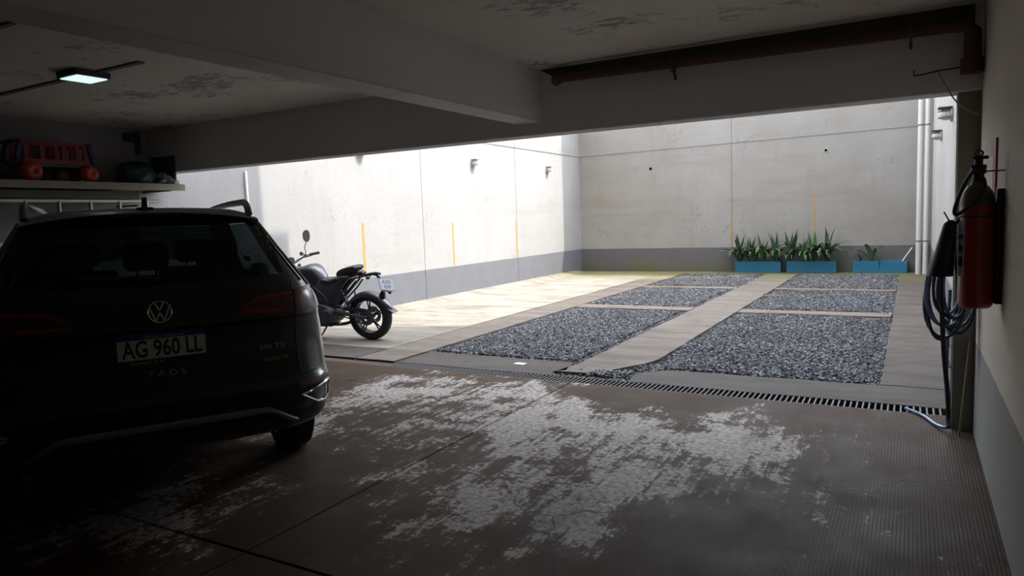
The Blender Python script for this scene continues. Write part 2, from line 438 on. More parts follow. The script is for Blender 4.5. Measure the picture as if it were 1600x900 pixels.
strip(rect(XL, -5.49, 5.97, 6.53), 'near', 'slab', amp=.006)
# sloping kerb at the foot of the left wall
b = nb()
for i in range(60):
    y = 6.55+i*(17.42-6.55)/59; j = noise.noise(Vector((0, y*1.7, 0)))*.05
    for p in ((XL, y, -.14), (XL, y, .06), (-7.74+j, y, .045), (-7.55+j, y, .002), (-7.55+j, y, -.14)): b.verts.new(p)
b.verts.ensure_lookup_table()
for i in range(59):
    for k in range(4): b.faces.new([b.verts[i*5+k], b.verts[i*5+k+1], b.verts[i*5+k+6], b.verts[i*5+k+5]])
obj('kerb', b, 'slab', yf)

# gravel beds: every stone is geometry
def gravel(poly_rects, label_, dens, size):
    verts, faces = [], []
    for (x0, x1, y0, y1) in poly_rects:
        n = int((x1-x0)*(y1-y0)*dens)
        for _ in range(n):
            x = random.uniform(x0, x1); y = random.uniform(y0, y1)
            s = size*random.uniform(.55, 1.35)
            edge = min(x-x0, x1-x, y-y0, y1-y)
            z = -.035+.022*noise.noise(Vector((x*1.6, y*1.6, 0)))+random.uniform(0, .022)+(.01 if edge > .15 else -.012)
            q = Matrix.Rotation(random.uniform(0, 6.28), 3, Vector((random.gauss(0, 1), random.gauss(0, 1), random.gauss(0, 1)+.01)).normalized())
            k = len(verts); sx, sy, sz = s*random.uniform(.8, 1.2), s*random.uniform(.7, 1), s*random.uniform(.45, .8)
            for vx in (-.5, .5):
                for vy in (-.5, .5):
                    for vz in (-.5, .5):
                        r = random.uniform(.72, 1.05)
                        p = q @ Vector((vx*sx*r, vy*sy*r, vz*sz*r)); verts.append((x+p.x, y+p.y, z+p.z))
            for f in ((0,1,3,2),(4,6,7,5),(0,4,5,1),(2,3,7,6),(0,2,6,4),(1,5,7,3)): faces.append([k+i for i in f])
    me = bpy.data.meshes.new('gravel'); me.from_pydata(verts, [], faces); me.materials.append(M['gravel'])
    o = bpy.data.objects.new('gravel', me); C.objects.link(o)
    tag(o, label_, 'gravel', kind='stuff')
    x0, x1, y0, y1 = poly_rects[0]
    return o
strip(rect(-4.95, -.15, 6.3, 17.45), 'dirt', 'gravel_bedding', amp=0, z=-.05)
gravel([(-4.93, -2.93, 6.54, 10.74)], 'grey crushed gravel in the largest bed beside the sunlit slabs', 2700, .026)
gravel([(-2.28, -.19, 6.5, 10.74), (-3.0, -2.1, 5.98, 6.5), (-2.5, -2.1, 6.3, 6.9)], 'grey crushed gravel in the nearest bed on the right, by the drain', 2700, .026)
gravel([(-4.93, -2.93, 11.1, 14.05)], 'grey crushed gravel in the middle bed of the left column', 1900, .031)
gravel([(-2.28, -.19, 11.06, 14.05)], 'grey and tan gravel in the middle bed of the right column', 1900, .031)
gravel([(-4.93, -2.93, 14.3, 17.45)], 'grey gravel in the far left bed against the back wall', 1500, .034)
gravel([(-2.28, -.19, 14.25, 17.45)], 'tan and grey gravel in the far bed before the blue planters', 1500, .034)

# left wall: panels with recessed vertical joints
wl = st(bobj('wall_left', (XL-.25, -4, -.16), (XL-.02, YB+.25, 5.6), 'joint'), 'long white plastered wall with grey painted skirting band')
for y0, y1 in ((-4, 10.70), (10.712, 14.31), (14.322, YB)):
    bobj('wall_panel', (XL-.03, y0, -.14), (XL, y1, 5.6), 'wall_w', wl)
for y, z0, z1, wd in ((9.03, .70, 1.53, .05), (11.68, .62, 1.49, .045), (14.27, .61, 1.47, .05)):
    bobj('painted_stripe', (XL, y-wd/2, z0), (XL+.003, y+wd/2, z1), 'yellow', wl)
wb = st(bobj('wall_back', (XL-.25, YB+.02, -.16), (XR+.3, YB+.3, 4.5), 'joint'), 'weathered beige back wall with grey band and green algae')
for x0, x1 in ((XL, -3.872), (-3.864, XR)):
    bobj('wall_panel', (x0, YB, -.14), (x1, YB+.03, 4.5), 'wall_b', wb)
bobj('painted_stripe', (-1.98, YB-.003, .92), (-1.95, YB, 1.80), 'yellow', wb)
bobj('painted_stripe', (-3.90, YB-.003, .66), (-3.875, YB, 1.46), 'yellow', wb)
b = nb(); lathe(b, [(.0, 0), (.03, 0), (.035, -.012), (.05, -.012), (.055, 0)], 14, 'Y', (-1.74, YB, 2.82)); obj('pipe_hole', b, 'wood', wb)
b = nb(); lathe(b, [(.0, 0), (.03, 0), (.035, -.01), (.04, 0)], 10, 'Y', (-5.93, YB, 2.68)); obj('rusty_anchor', b, 'rust', wb)
# unseen blocks added behind the back and right walls to shape the sunlit patch
nbk = st(bobj('sun_blocker', (-12, YB+.3, -.16), (-4.77, 24, 18), 'facade'), 'unseen tall block added behind the back wall to shade the corner')
wr = st(bobj('wall_right', (XR, -4, -.16), (XR+.22, 5.56, ZC+.2), 'wall_r'), 'rough beige inner garage wall with grey lower band')
wro = st(bobj('wall_right', (XR+.005, 5.56, -.16), (XR+.3, YB+.25, 8.85), 'wall_ro'), 'pale plastered wall on the right side of the yard')
tw = st(bobj('sun_blocker', (XR+.32, -4, -.16), (4.2, 10.76, 19), 'facade'), 'unseen tall block added beyond the right wall to cast shade')
bobj('sun_blocker_step', (XR+.32, 10.76, 9), (2.0, 11.2, 14.4), 'facade', tw)  # unseen block added to cast the soft shadow low on the left wall
wk = st(bobj('wall_near', (XL-.2, -4.25, -.16), (XR+.2, -4, ZC+.2), 'wall_r'), 'rear wall of the garage behind the viewer')
# ceiling, beams, upper storeys
ce = st(bobj('ceiling', (XL-.1, -4, ZC), (XR+.2, 5.35, ZC+.2), 'ceil'), 'bare board-marked concrete ceiling')
be = st(bobj('trim_1', (XL-.02, YF, ZB+.004), (XR+.2, 5.55, ZC+.2), 'beam'), 'deep concrete edge beam over the yard opening')
b = nb(); pts = []
for i in range(90):
    x = XL+i*(XR-XL)/89; d = max(0, noise.noise(Vector((x*2.3, 3, 0)))-.18)*.05
    for p in ((x, YF-.001, ZB+.012+d), (x, YF+.012+d*.6, ZB), (x, 5.55, ZB), (x, 5.551, ZB+.02)): b.verts.new(p)
b.verts.ensure_lookup_table()
for i in range(89):
    for k in range(3): b.faces.new([b.verts[i*4+k], b.verts[i*4+k+1], b.verts[i*4+k+5], b.verts[i*4+k+4]])
obj('beam_soffit', b, 'soffit', be)
b = nb(); prism(b, [(-2.69, ZC), (-2.58, 2.655), (XR-.05, 2.60), (XR-.05, ZC)], YF-.012, YF+.01, 'XZ'); obj('dark_strip', b, 'darkstrip', be)  # dark strip along the beam top above the pipe
lb = st(bobj('trim_2', (-2.93, -4, 2.306), (-2.70, YF, ZC+.05), 'beam'), 'long concrete beam running from the camera to the yard')
for y0, y1 in ((-4, 3.55), (3.556, 4.6), (4.606, 5.345)):
    bobj('beam_soffit', (-2.93, y0, 2.30), (-2.70, y1, 2.307), 'soffit', lb)
for x0 in (-6.9, -4.9):
    st(bobj('trim_3', (x0, 3.19 if x0 < -5 else 2.2, ZC-.012), (x0+(2.1 if x0 < -5 else 1.6), 3.235 if x0 < -5 else 2.235, ZC), 'plank'), 'dark timber batten left in the ceiling concrete' if x0 < -5 else 'second dark batten nearer the long beam')
up_ = st(bobj('upper_storeys', (XL-.1, -4.2, ZC+.2), (XR+.3, 5.55, 14), 'facade'), 'building storeys above the garage')
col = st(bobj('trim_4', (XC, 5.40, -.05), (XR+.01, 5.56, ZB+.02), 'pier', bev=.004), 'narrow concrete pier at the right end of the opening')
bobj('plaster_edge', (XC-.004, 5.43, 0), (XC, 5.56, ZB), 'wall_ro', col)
tag(bobj('fluorescent_tube', (XL, 6.685, 1.60), (XL+.03, 6.72, 2.29), 'tube', bev=.008), 'slim white vertical tube fixed on the shaded part of the left wall', 'tube')

# ------------------------------------------------------------------ drain
dr = thing('drain_channel', 'long slotted drain grate across the garage threshold', 'drain', (0, 5.75, 0))
b = nb()
for y in (0, .20): box(b, (-4.86, y-.012 if y == 0 else y-.0, -.10), (.24, y+.0 if y == 0 else y+.012, -.002))
obj('grate_frame', b, 'iron', dr)
b = nb(); box(b, (0, 0, -.028), (.013, .20, -.003), .002); gb = obj('grate_bar', b, 'iron', dr); gb.location.x = -4.84
for k in range(1, 121):
    o = gb.copy(); C.objects.link(o); o.location.x = -4.84+k*.042
bobj('channel', (-4.86, 0, -.155), (.24, .20, -.15), 'pit', dr)
bobj('cover_plate', (-7.9, .0, -.08), (-4.87, .20, -.02), 'near', dr)

# ------------------------------------------------------------------ car
HC = math.radians(-59.6)
car = thing('car', 'black SUV seen from behind, plate AG 960 LL, parked on the left', 'car', (-3.20, 2.13, 0), -HC)
def lerp_tab(tab, z):
    if z <= tab[0][0]: return tab[0][1]
    for (a, b_), (c, d) in zip(tab, tab[1:]):
        if z <= c:
            t = (z-a)/(c-a); return b_+(d-b_)*t
    return tab[-1][1]
TW = [(.20,.75),(.30,.83),(.45,.87),(.60,.887),(.80,.897),(.95,.89),(1.05,.872),(1.12,.848),(1.2,.80),(1.3,.745),(1.4,.692),(1.5,.642),(1.57,.603),(1.60,.57),(1.625,.49),(1.64,.38),(1.65,.2),(1.652,.05)]
TR = [(.20,.80),(.28,.52),(.34,.26),(.40,.09),(.46,.02),(.52,.0),(.655,.0),(.68,.03),(.72,.055),(.80,.085),(.85,.10),(1.0,.10),(1.02,.075),(1.14,.085),(1.20,.115),(1.25,.16),(1.55,.44),(1.58,.47),(1.61,.52),(1.63,.62),(1.645,.85),(1.652,1.3)]
TF = [(.20,4.2),(.30,4.36),(.6,4.46),(.8,4.44),(.95,4.30),(1.0,4.05),(1.03,3.7),(1.06,3.35),(1.10,3.2),(1.5,2.45),(1.58,2.25),(1.62,2.1),(1.65,1.9),(1.652,1.6)]
def CS(s, z, off=0, sgn=1):
    """point on the body: s 0..1 rear corner arc, 1..2 side, 2..3 front arc; off = outward offset"""
    W = lerp_tab(TW, z); wr_ = lerp_tab(TR, z); wf = lerp_tab(TF, z); Lr = min(.75, (wf-wr_)*.4); Lf = min(1.0, (wf-wr_)*.4)
    def P(s):
        if s <= 1:
            t = s*PI/2; return Vector((W*math.sin(t)**.4, wr_+Lr*(1-math.cos(t)**.4 if math.cos(t) > 1e-9 else 1), 0))
        if s <= 2: return Vector((W, wr_+Lr+(s-1)*(wf-Lf-wr_-Lr), 0))
        t = (3-s)*PI/2; return Vector((W*max(0, math.sin(t))**.5, wf-Lf*(1-max(0, math.cos(t))**.5), 0))
    p = P(s)
    if off:
        a, b_ = P(max(0, s-.002)), P(min(3, s+.002)); d = b_-a
        if d.length > 1e-9: d.normalize(); p = p+Vector((d.y, -d.x, 0))*off
    return Vector((sgn*p.x, p.y, z))
def s_of_u(u, z):
    W = lerp_tab(TW, z); r = min(1, abs(u)/W); return math.asin(r**2.5)/(PI/2)
def s_of_w(w_, z):
    wr_ = lerp_tab(TR, z); wf = lerp_tab(TF, z); Lr = min(.75, (wf-wr_)*.4); Lf = min(1.0, (wf-wr_)*.4)
    return 1+(w_-wr_-Lr)/(wf-Lf-wr_-Lr)
zs = sorted(set([round(.20+i*.0365, 4) for i in range(40) if .20+i*.0365 < 1.62]+[.42,.46,.52,.655,.68,1.02,1.25,1.545,1.60,1.615,1.625,1.633,1.64,1.645,1.65,1.652]))
scol = [i/22 for i in range(22)]+[1+i/46 for i in range(46)]+[2+i/14 for i in range(15)]
b = nb(); ring = []
for z in zs:
    r = [b.verts.new(CS(s, z)) for s in scol]+[b.verts.new(CS(s, z, sgn=-1)) for s in scol[1:-1][::-1]]
    ring.append(r)
n = len(ring[0])
WHEELS = (1.10, 3.74)
for i in range(len(zs)-1):
    for k in range(n):
        q = (ring[i][k], ring[i][(k+1) % n], ring[i+1][(k+1) % n], ring[i+1][k])
        cc = sum((v.co for v in q), Vector())/4; zc = cc.z; W = lerp_tab(TW, zc); side = abs(cc.x) > W*.965
        if 1.25 < zc < 1.56 and cc.y < 1.0 and abs(cc.x) < W*.80: continue
        if 1.10 < zc < 1.53 and side and 1.15 < cc.y < lerp_tab(TF, zc)-.55 and abs(cc.y-2.05) > .05: continue
        if 1.12 < zc < 1.53 and cc.y > 2.2 and abs(cc.x) < W*.86: continue
        if side and any((cc.y-wy)**2+(zc-.36)**2 < .40**2 for wy in WHEELS): continue
        b.faces.new(q)
b.faces.new(ring[-1])
bmesh.ops.remove_doubles(b, verts=b.verts, dist=.0005)
obj('body', b, 'black', car, True, angle=40)
def patch(name, mat, fn_lo, fn_hi, a0, a1, na=24, nz=6, off=.004, by='u', sgn=1, both=False, parent=None, skirt=True):
    """panel that follows the body between z=fn_lo(a) and z=fn_hi(a); a is lateral position (u) or length (w)"""
    b = nb()
    for sg in ((1, -1) if both else (sgn,)):
        G = []
        for i in range(na+1):
            a = a0+(a1-a0)*i/na; lo, hi = fn_lo(a), fn_hi(a); row = []
            for j in range(nz+1):
                z = lo+(hi-lo)*j/nz; sa = s_of_u(a, z) if by == 'u' else s_of_w(a, z) if by == 'w' else a
                sg2 = sg*(-1 if (by == 'u' and a < 0) else 1)
                row.append((CS(sa, z, off, sg2), CS(sa, z, -.015, sg2)))
            G.append(row)
        V = [[b.verts.new(p[0]) for p in r] for r in G]
        for i in range(na):
            for j in range(nz): b.faces.new((V[i][j], V[i+1][j], V[i+1][j+1], V[i][j+1]))
        if skirt:
            bd = [(i, 0) for i in range(na+1)]+[(na, j) for j in range(1, nz+1)]+[(i, nz) for i in range(na-1, -1, -1)]+[(0, j) for j in range(nz-1, 0, -1)]
            Q = [b.verts.new(G[i][j][1]) for i, j in bd]
            for k in range(len(bd)):
                i, j = bd[k]; i2, j2 = bd[(k+1) % len(bd)]
                b.faces.new((V[i][j], V[i2][j2], Q[(k+1) % len(bd)], Q[k]))
    return obj(name, b, mat, parent or car, True, angle=35)
K = lambda v: (lambda a: v)
patch('rear_window', 'glass', lambda u: 1.235+.012*(1-(u/.7)**2)*0+.02*(u/.65)**2, K(1.572), -.64, .64, 32, 8, .004, skirt=False)
# black mask around the glass
for sg in (1, -1):
    patch('side_window', 'glass', K(1.085), K(1.54), 1.12, 2.75, 16, 6, .003, 'w', sg, skirt=False)
b = nb(); G = []
for i in range(25):
    row = []
    for j in range(9):
        z = 1.10+.45*j/8; W = lerp_tab(TW, z); u = (-.9+1.8*i/24)*W; wf = lerp_tab(TF, z); wr_ = lerp_tab(TR, z); Lf = min(1.0, (wf-wr_)*.4)
        st_ = min(1, (abs(u)/W))**2; ct = math.sqrt(max(0, 1-st_*st_)); row.append(b.verts.new((u, wf-Lf*(1-ct**.5)+.004, z)))
    G.append(row)
for i in range(24):
    for j in range(8): b.faces.new((G[i][j], G[i+1][j], G[i+1][j+1], G[i][j+1]))
obj('windscreen', b, 'glass', car, True)
# roof spoiler above the glass
b = nb(); n_ = 28; R1 = []
for i in range(n_+1):
    t = -1+2*i/n_; u = t*.60; back = .385+.13*abs(t)**3; zt = 1.615-.05*abs(t)**2.5
    R1.append([b.verts.new(p) for p in ((u*.95, .66+.10*abs(t)**3, zt+.022), (u*.98, back+.05, zt), (u*.98, back+.02, zt-.012), (u*.975, back+.035, zt-.022), (u*.95, .52+.08*abs(t)**3, zt-.03))])
for i in range(n_):
    for k in range(4): b.faces.new((R1[i][k], R1[i+1][k], R1[i+1][k+1], R1[i][k+1]))
    b.faces.new((R1[i][4], R1[i+1][4], R1[i+1][0], R1[i][0]))
b.faces.new(R1[0]); b.faces.new(R1[-1][::-1])
sp = obj('roof_spoiler', b, 'black', car, True, angle=35)
bobj('brake_light', (-.16, .372, 1.585), (.16, .39, 1.598), 'trimblk', sp)
# pillar strips (silver-black flank of the hatch) and window wiper
for sg in (1, -1):
    pts = []
    for i in range(12):
        z = 1.20+.385*i/11; pts.append(CS(s_of_u(lerp_tab(TW, z)*.93, z), z, .004, sg))
    tobj('hatch_seam', pts, .005, 'trimblk', car, 6)
    pts = [CS(s_of_u(lerp_tab(TW, z)*.985, z), z, .006, sg) for z in [1.15+.42*i/11 for i in range(12)]]
    tobj('pillar_trim', pts, .012, 'greytrim', car, 6)
wp = tobj('rear_wiper', [CS(s_of_u(u, 1.262+.01*k), 1.262+.01*k, .022, -1 if u < 0 else 1) for k, u in enumerate((.02, -.08, -.2, -.34))], [.012, .008, .006, .005], 'trimblk', car, 8)
# roof rails
for sg in (1, -1):
    y0, y1 = .72, 2.6; pts = []
    for t, z in ((0, 1.592), (.02, 1.63), (.06, 1.662), (.13, 1.672), (.5, 1.682), (.87, 1.672), (.94, 1.655), (1, 1.60)):
        pts.append((sg*(.585-.03*abs(t-.5)), y0+(y1-y0)*t, z))
    tobj('roof_rail', smooth_path(pts, 4), .021, 'silver', car, 8)
# shark-fin antenna
b = nb(); prism(b, [(.56, 1.63), (.585, 1.69), (.615, 1.70), (.72, 1.648), (.80, 1.63)], -.012, .012, 'YZ'); box(b, (-.045, .56, 1.625), (.045, .82, 1.642), .008)
obj('antenna', b, 'trimblk', car, True, angle=30)
# tail lamps: outer part wraps the corner, inner part on the hatch
for sg in (1, -1):
    def lo(u): return 1.035+.02*max(0, (u-.62))+(.0 if u > .5 else 0)
    def hi(u): return 1.062+.078*min(1, max(0, (u-.37)/.10))**.6+.035*max(0, (u-.47)/.4)
    t1 = patch('tail_lamp', 'redd', lambda u: 1.045, hi, .38, .665, 18, 5, .010, 'u', sg)
    patch('light_bar', 'red', lambda u: hi(u)-.014, lambda u: hi(u)-.004, .40, .66, 14, 1, .0125, 'u', sg, parent=t1)
    patch('light_bar', 'red', K(1.056), K(1.068), .39, .60, 14, 1, .0125, 'u', sg, parent=t1)
    t2 = patch('tail_lamp', 'redd', lambda u: 1.045, hi, .672, .865, 16, 5, .010, 'u', sg)
    patch('light_bar', 'red', lambda u: hi(u)-.014, lambda u: hi(u)-.004, .675, .80, 14, 1, .0125, 'u', sg, parent=t2)
    patch('light_bar', 'red', K(1.075), lambda u: hi(u)-.012, .80, .865, 6, 3, .0125, 'u', sg, parent=t2)
    patch('reversing_lens', 'lens', K(1.047), K(1.072), .675, .79, 8, 2, .0125, 'u', sg, parent=t2)
    t3 = patch('tail_lamp', 'red', K(1.055), K(1.145), s_of_u(.855, 1.1), 1.0, 8, 4, .010, 's', sg)
    # low reflector and mock exhaust bezel
    patch('reflector', 'redd', lambda u: .628+.02*(u-.62), lambda u: .655+.045*(u-.62), .64, .85, 12, 2, .010, 'u', sg)
    poly = [(.655, .590), (.745, .530), (.79, .524), (.828, .545), (.835, .628), (.79, .622)]
    poly = dense(poly, .02)
    tobj('exhaust_bezel', [CS(s_of_u(u, z), z, .012, sg) for u, z in poly], .0065, 'chrome', car, 6, True)
    # wheel-arch cladding
    for wy in WHEELS:
        b = nb(); G = []
        for i in range(25):
            a = -.12+(PI+.24)*i/24; row = []
            for r, off in ((.36, -.10), (.385, .004), (.40, .016), (.455, .016), (.47, .0)):
                y = wy+r*math.cos(a); z = max(.205, .36+r*math.sin(a)); row.append(b.verts.new((sg*(lerp_tab(TW, z)+off), y, z)))
            G.append(row)
        for i in range(24):
            for k in range(4): b.faces.new((G[i][k], G[i+1][k], G[i+1][k+1], G[i][k+1]))
        obj('wheel_arch', b, 'trimblk', car, True, angle=40)
# hatch shut line, bumper step lines
for z, a in ((.70, .78), (1.03, .80)):
    tobj('panel_seam', [CS(s_of_u(u, z), z, .001, -1 if u < 0 else 1) for u in [-a+2*a*i/40 for i in range(41)]], .0035, 'ink', car, 6)
for sg in (1, -1): tobj('panel_seam', [CS(s_of_u(.672, z), z, .001, sg) for z in [.70+.5*i/14 for i in range(15)]], .0035, 'ink', car, 6)
# lower bumper: satin trim that bends down at both ends, dark diffuser below
def band(pts, wd, off):
    b = nb(); G = []
    for u, z in pts:
        G.append([b.verts.new(CS(s_of_u(u, z+dz), z+dz, off+o, -1 if u < 0 else 1)) for dz, o in ((-wd, -.02), (-wd, 0), (-wd*.4, .012), (wd*.4, .012), (wd, 0), (wd, -.02))])
    for i in range(len(G)-1):
        for k in range(5): b.faces.new((G[i][k], G[i+1][k], G[i+1][k+1], G[i][k+1]))
    return b
tp = smooth_path([(-.63, .445, 0), (-.60, .462, 0), (-.50, .525, 0), (-.44, .54, 0), (-.2, .542, 0), (.2, .542, 0), (.44, .54, 0), (.50, .525, 0), (.60, .462, 0), (.63, .445, 0)], 8)
obj('bumper_trim', band([(p.x, p.y) for p in tp], .017, .012), 'greytrim', car, True, angle=40)
patch('diffuser', 'trimblk', lambda u: .40, lambda u: .505-.09*max(0, (abs(u)-.42)/.2), -.60, .60, 30, 4, .008)
bobj('underbody', (-.70, .55, .30), (.70, 4.2, .40), 'pit', car)
bobj('cabin_floor', (-.80, .25, .62), (.80, 3.9, .66), 'cloth', car)
for wy in WHEELS: bobj('wheel_well', (-.68, wy-.42, .36), (.68, wy+.42, .8), 'pit', car)
# wheels
def make_wheel(x, y, sg):
    w_ = bpy.data.objects.new('wheel', None); C.objects.link(w_); w_.parent = car; w_.location = (x, y, .345)
    b = nb(); lathe(b, [(.235, -.105), (.30, -.108), (.335, -.095), (.345, -.075), (.345, .075), (.335, .095), (.30, .108), (.235, .105)], 40, 'X', ring=True)
    obj('tyre', b, 'rubber', w_, True, angle=30)
    b = nb(); lathe(b, [(.235, -.09), (.225, -.06), (.21, .0), (.225, .085), (.238, .10), (.22, .0)], 32, 'X', ring=True)
    for k in range(5):
        a = 2*PI*k/5
        for da in (-.13, .13):
            tube(b, [(sg*.075, .03*math.cos(a), .03*math.sin(a)), (sg*.085, .225*math.cos(a+da), .225*math.sin(a+da))], [.022, .016], 6)
    obj('rim', b, 'silver', w_, True, angle=30)
for wy in WHEELS:
    for sg in (1, -1): make_wheel(sg*.805, wy, sg)
# seats with head restraints
def seat(x, y, wd, hr):
    b = nb(); box(b, (x-wd, y-.09, .66), (x+wd, y+.06, 1.24), .04, 2); box(b, (x-wd, y+.05, .70), (x+wd, y+.55, .86), .05, 2)
    o = obj('seat', b, 'cloth', car, True, angle=40)
    for hx in hr:
        b = nb(); box(b, (hx-.125, y-.12, 1.27), (hx+.125, y-.02, 1.44), .045, 3)
        tube(b, [(hx-.05, y-.06, 1.2), (hx-.05, y-.06, 1.3)], .008, 6); tube(b, [(hx+.05, y-.06, 1.2), (hx+.05, y-.06, 1.3)], .008, 6)
        obj('head_restraint', b, 'cloth', o, True, angle=40)
seat(0, 1.05, .62, (-.40, 0, .40)); seat(-.37, 2.1, .24, (-.37,)); seat(.37, 2.1, .24, (.37,))
b = nb(); tube(b, [(-.37+.18*math.cos(a), 2.85+.05*math.sin(a), 1.02+.18*math.sin(a)) for a in [2*PI*k/20 for k in range(20)]], .014, 8, True); obj('steering_wheel', b, 'trimblk', car, True)
bobj('dashboard', (-.75, 2.95, .75), (.75, 3.35, 1.06), 'trimblk', car, .05)
# door mirrors
for sg in (1, -1):
    b = nb(); box(b, (sg*.90 if sg > 0 else -1.06, 2.72, 1.05), (1.06 if sg > 0 else -.90, 2.86, 1.20), .04, 2); obj('door_mirror', b, 'black', car, True, angle=40)
# number plate and badges
pl = bobj('number_plate', (-.20, .078, .873), (.20, .082, 1.003), 'plate', car, .0)
bobj('plate_band', (-.20, .0765, .973), (.20, .0782, 1.003), 'plateblue', pl)
text('plate_number', 'AG 960 LL', .118, (.002, .0775, .921), 'ink', pl, sx=.69, bold=.002)
text('plate_country', 'REPUBLICA ARGENTINA', .017, (.01, .0762, .982), 'inkw', pl)
bobj('plate_frame', (-.207, .080, .845), (.207, .09, 1.009), 'trimblk', car)
text('dealer_name', 'Organizacion Sur S.A.', .018, (-.07, .0795, .858), 'inkw', car)
text('model_lettering', 'T A O S', .043, (.01, .060, .795), 'silver', car, sx=1.2, ext=.002)
text('engine_lettering', '250 TSI', .036, (0, 0, 0), 'silver', car, sx=1.3, ext=.002)
text('dealer_lettering', 'Org.SurS.A.', .028, (0, 0, 0), 'silver', car, sx=1.1, ext=.0015)
for nm, u, z in (('engine_lettering', .535, .862), ('dealer_lettering', .55, .798)):
    o = [c for c in car.children if c.name.startswith(nm)][0]; p = CS(s_of_u(u, z), z, .004)
    q1 = CS(s_of_u(u-.05, z), z); q2 = CS(s_of_u(u+.05, z), z); ang = math.atan2(q2.y-q1.y, q2.x-q1.x)
    o.location = p; o.rotation_euler = (PI/2, 0, ang)
# round emblem: ring with a V over a W
em = bpy.data.objects.new('emblem', None); C.objects.link(em); em.parent = car; em.location = (0, .070, 1.105); em.scale = (.98, 1, .98)
em.rotation_euler = (math.radians(-4), 0, 0)
tobj('emblem_ring', [(.054*math.cos(2*PI*k/40), -.004, .054*math.sin(2*PI*k/40)) for k in range(40)], .0042, 'chrome', em, 6, True)
def strokes(nm, pts, wd):
    b = nb()
    for (x0, z0), (x1, z1) in zip(pts, pts[1:]):
        d = Vector((x1-x0, 0, z1-z0)).normalized(); nrm = Vector((-d.z, 0, d.x))*wd
        A, B_ = Vector((x0, -.006, z0)), Vector((x1, -.006, z1)); vs = [A-nrm, B_-nrm, B_+nrm, A+nrm]
        f1 = [b.verts.new(v) for v in vs]; f2 = [b.verts.new(v+Vector((0, .006, 0))) for v in vs]
        b.faces.new(f1); b.faces.new(f2[::-1])
        for k in range(4): b.faces.new((f1[k], f1[(k+1) % 4], f2[(k+1) % 4], f2[k]))
    obj(nm, b, 'chrome', em)
strokes('emblem_letter', [(-.020, .048), (0, .006), (.020, .048)], .0042)
strokes('emblem_letter', [(-.046, .026), (-.020, -.046), (0, -.004), (.020, -.046), (.046, .026)], .0042)

# ------------------------------------------------------------------ motorcycle
HB = math.radians(-97)
bk = thing('motorcycle', 'black naked motorcycle on its side stand facing the left wall', 'motorcycle', (-6.14, 7.05, 0), -HB)
bk.rotation_euler = Matrix.Rotation(-HB, 3, 'Z').to_euler()
bk.rotation_euler = (Matrix.Rotation(-HB, 3, 'Z') @ Matrix.Rotation(math.radians(-6), 3, 'Y')).to_euler()
def bwheel(y, r, wd, name):
    w_ = bpy.data.objects.new(name, None); C.objects.link(w_); w_.parent = bk; w_.location = (0, y, r)
    b = nb(); n0 = wd/2
    lathe(b, [(r-.085, -n0*.75), (r-.05, -n0), (r-.02, -n0*.85), (r-.003, -n0*.4), (r, 0), (r-.003, n0*.4), (r-.02, n0*.85), (r-.05, n0), (r-.085, n0*.75)], 40, 'X', ring=True)
    obj('tyre', b, 'rubber', w_, True, angle=50)
    b = nb()
    ri = r-.085
    for s in (-1, 1): lathe(b, [(ri-.018, s*n0*.7), (ri+.004, s*n0*.75), (ri+.004, s*n0*.3), (ri-.018, s*n0*.3)], 36, 'X', ring=True)
    lathe(b, [(ri-.012, -n0*.5), (ri-.004, -n0*.5), (ri-.004, n0*.5), (ri-.012, n0*.5)], 36, 'X', ring=True)
    obj('rim', b, 'bikeblk', w_, True, angle=40)
    for k in range(5):
        a = 2*PI*k/5+.3; b = nb()
        for da in (-.10, .10):
            tube(b, [(0, .04*math.cos(a), .04*math.sin(a)), (0, (ri-.01)*math.cos(a+da), (ri-.01)*math.sin(a+da))], [.014, .009], 6)
        obj('spoke', b, 'bikeblk', w_, True)
    b = nb(); lathe(b, [(.02, -.09), (.045, -.06), (.05, 0), (.045, .06), (.02, .09)], 16, 'X'); obj('hub', b, 'bikegrey', w_, True, angle=40)
    b = nb(); lathe(b, [(.06, n0+.006), (.115, n0+.006), (.115, n0+.010), (.06, n0+.010)], 28, 'X', ring=True); obj('brake_disc', b, 'silver', w_, True, angle=30)
    return w_
rw = bwheel(0, .315, .14, 'rear_wheel'); fw_ = bwheel(1.36, .30, .11, 'front_wheel')
b = nb(); lathe(b, [(.05, -.092), (.10, -.092), (.105, -.088), (.10, -.084), (.05, -.084)], 30, 'X', ring=True); obj('sprocket', b, 'bikegrey', rw, True, angle=30)
# swing arm, chain guard, chain
b = nb()
for s in (-1, 1): tube(b, [(s*.105, 0, .315), (s*.10, .30, .36), (s*.09, .52, .40)], [.022, .028, .036], 8)
obj('swing_arm', b, 'bikegrey', bk, True, angle=50)
b = nb(); tube(b, smooth_path([(-.088, 0, .418), (-.088, .48, .44), (-.088, .52, .40), (-.088, .48, .365), (-.088, 0, .212)], 3), .009, 6); obj('chain', b, 'trimblk', bk, True)
b = nb(); prism(b, rounded([(-.06, .43), (.15, .45), (.50, .47), (.52, .45), (.30, .41), (0, .395)], 1), -.115, -.098, 'YZ'); obj('chain_guard', b, 'bikeblk', bk)
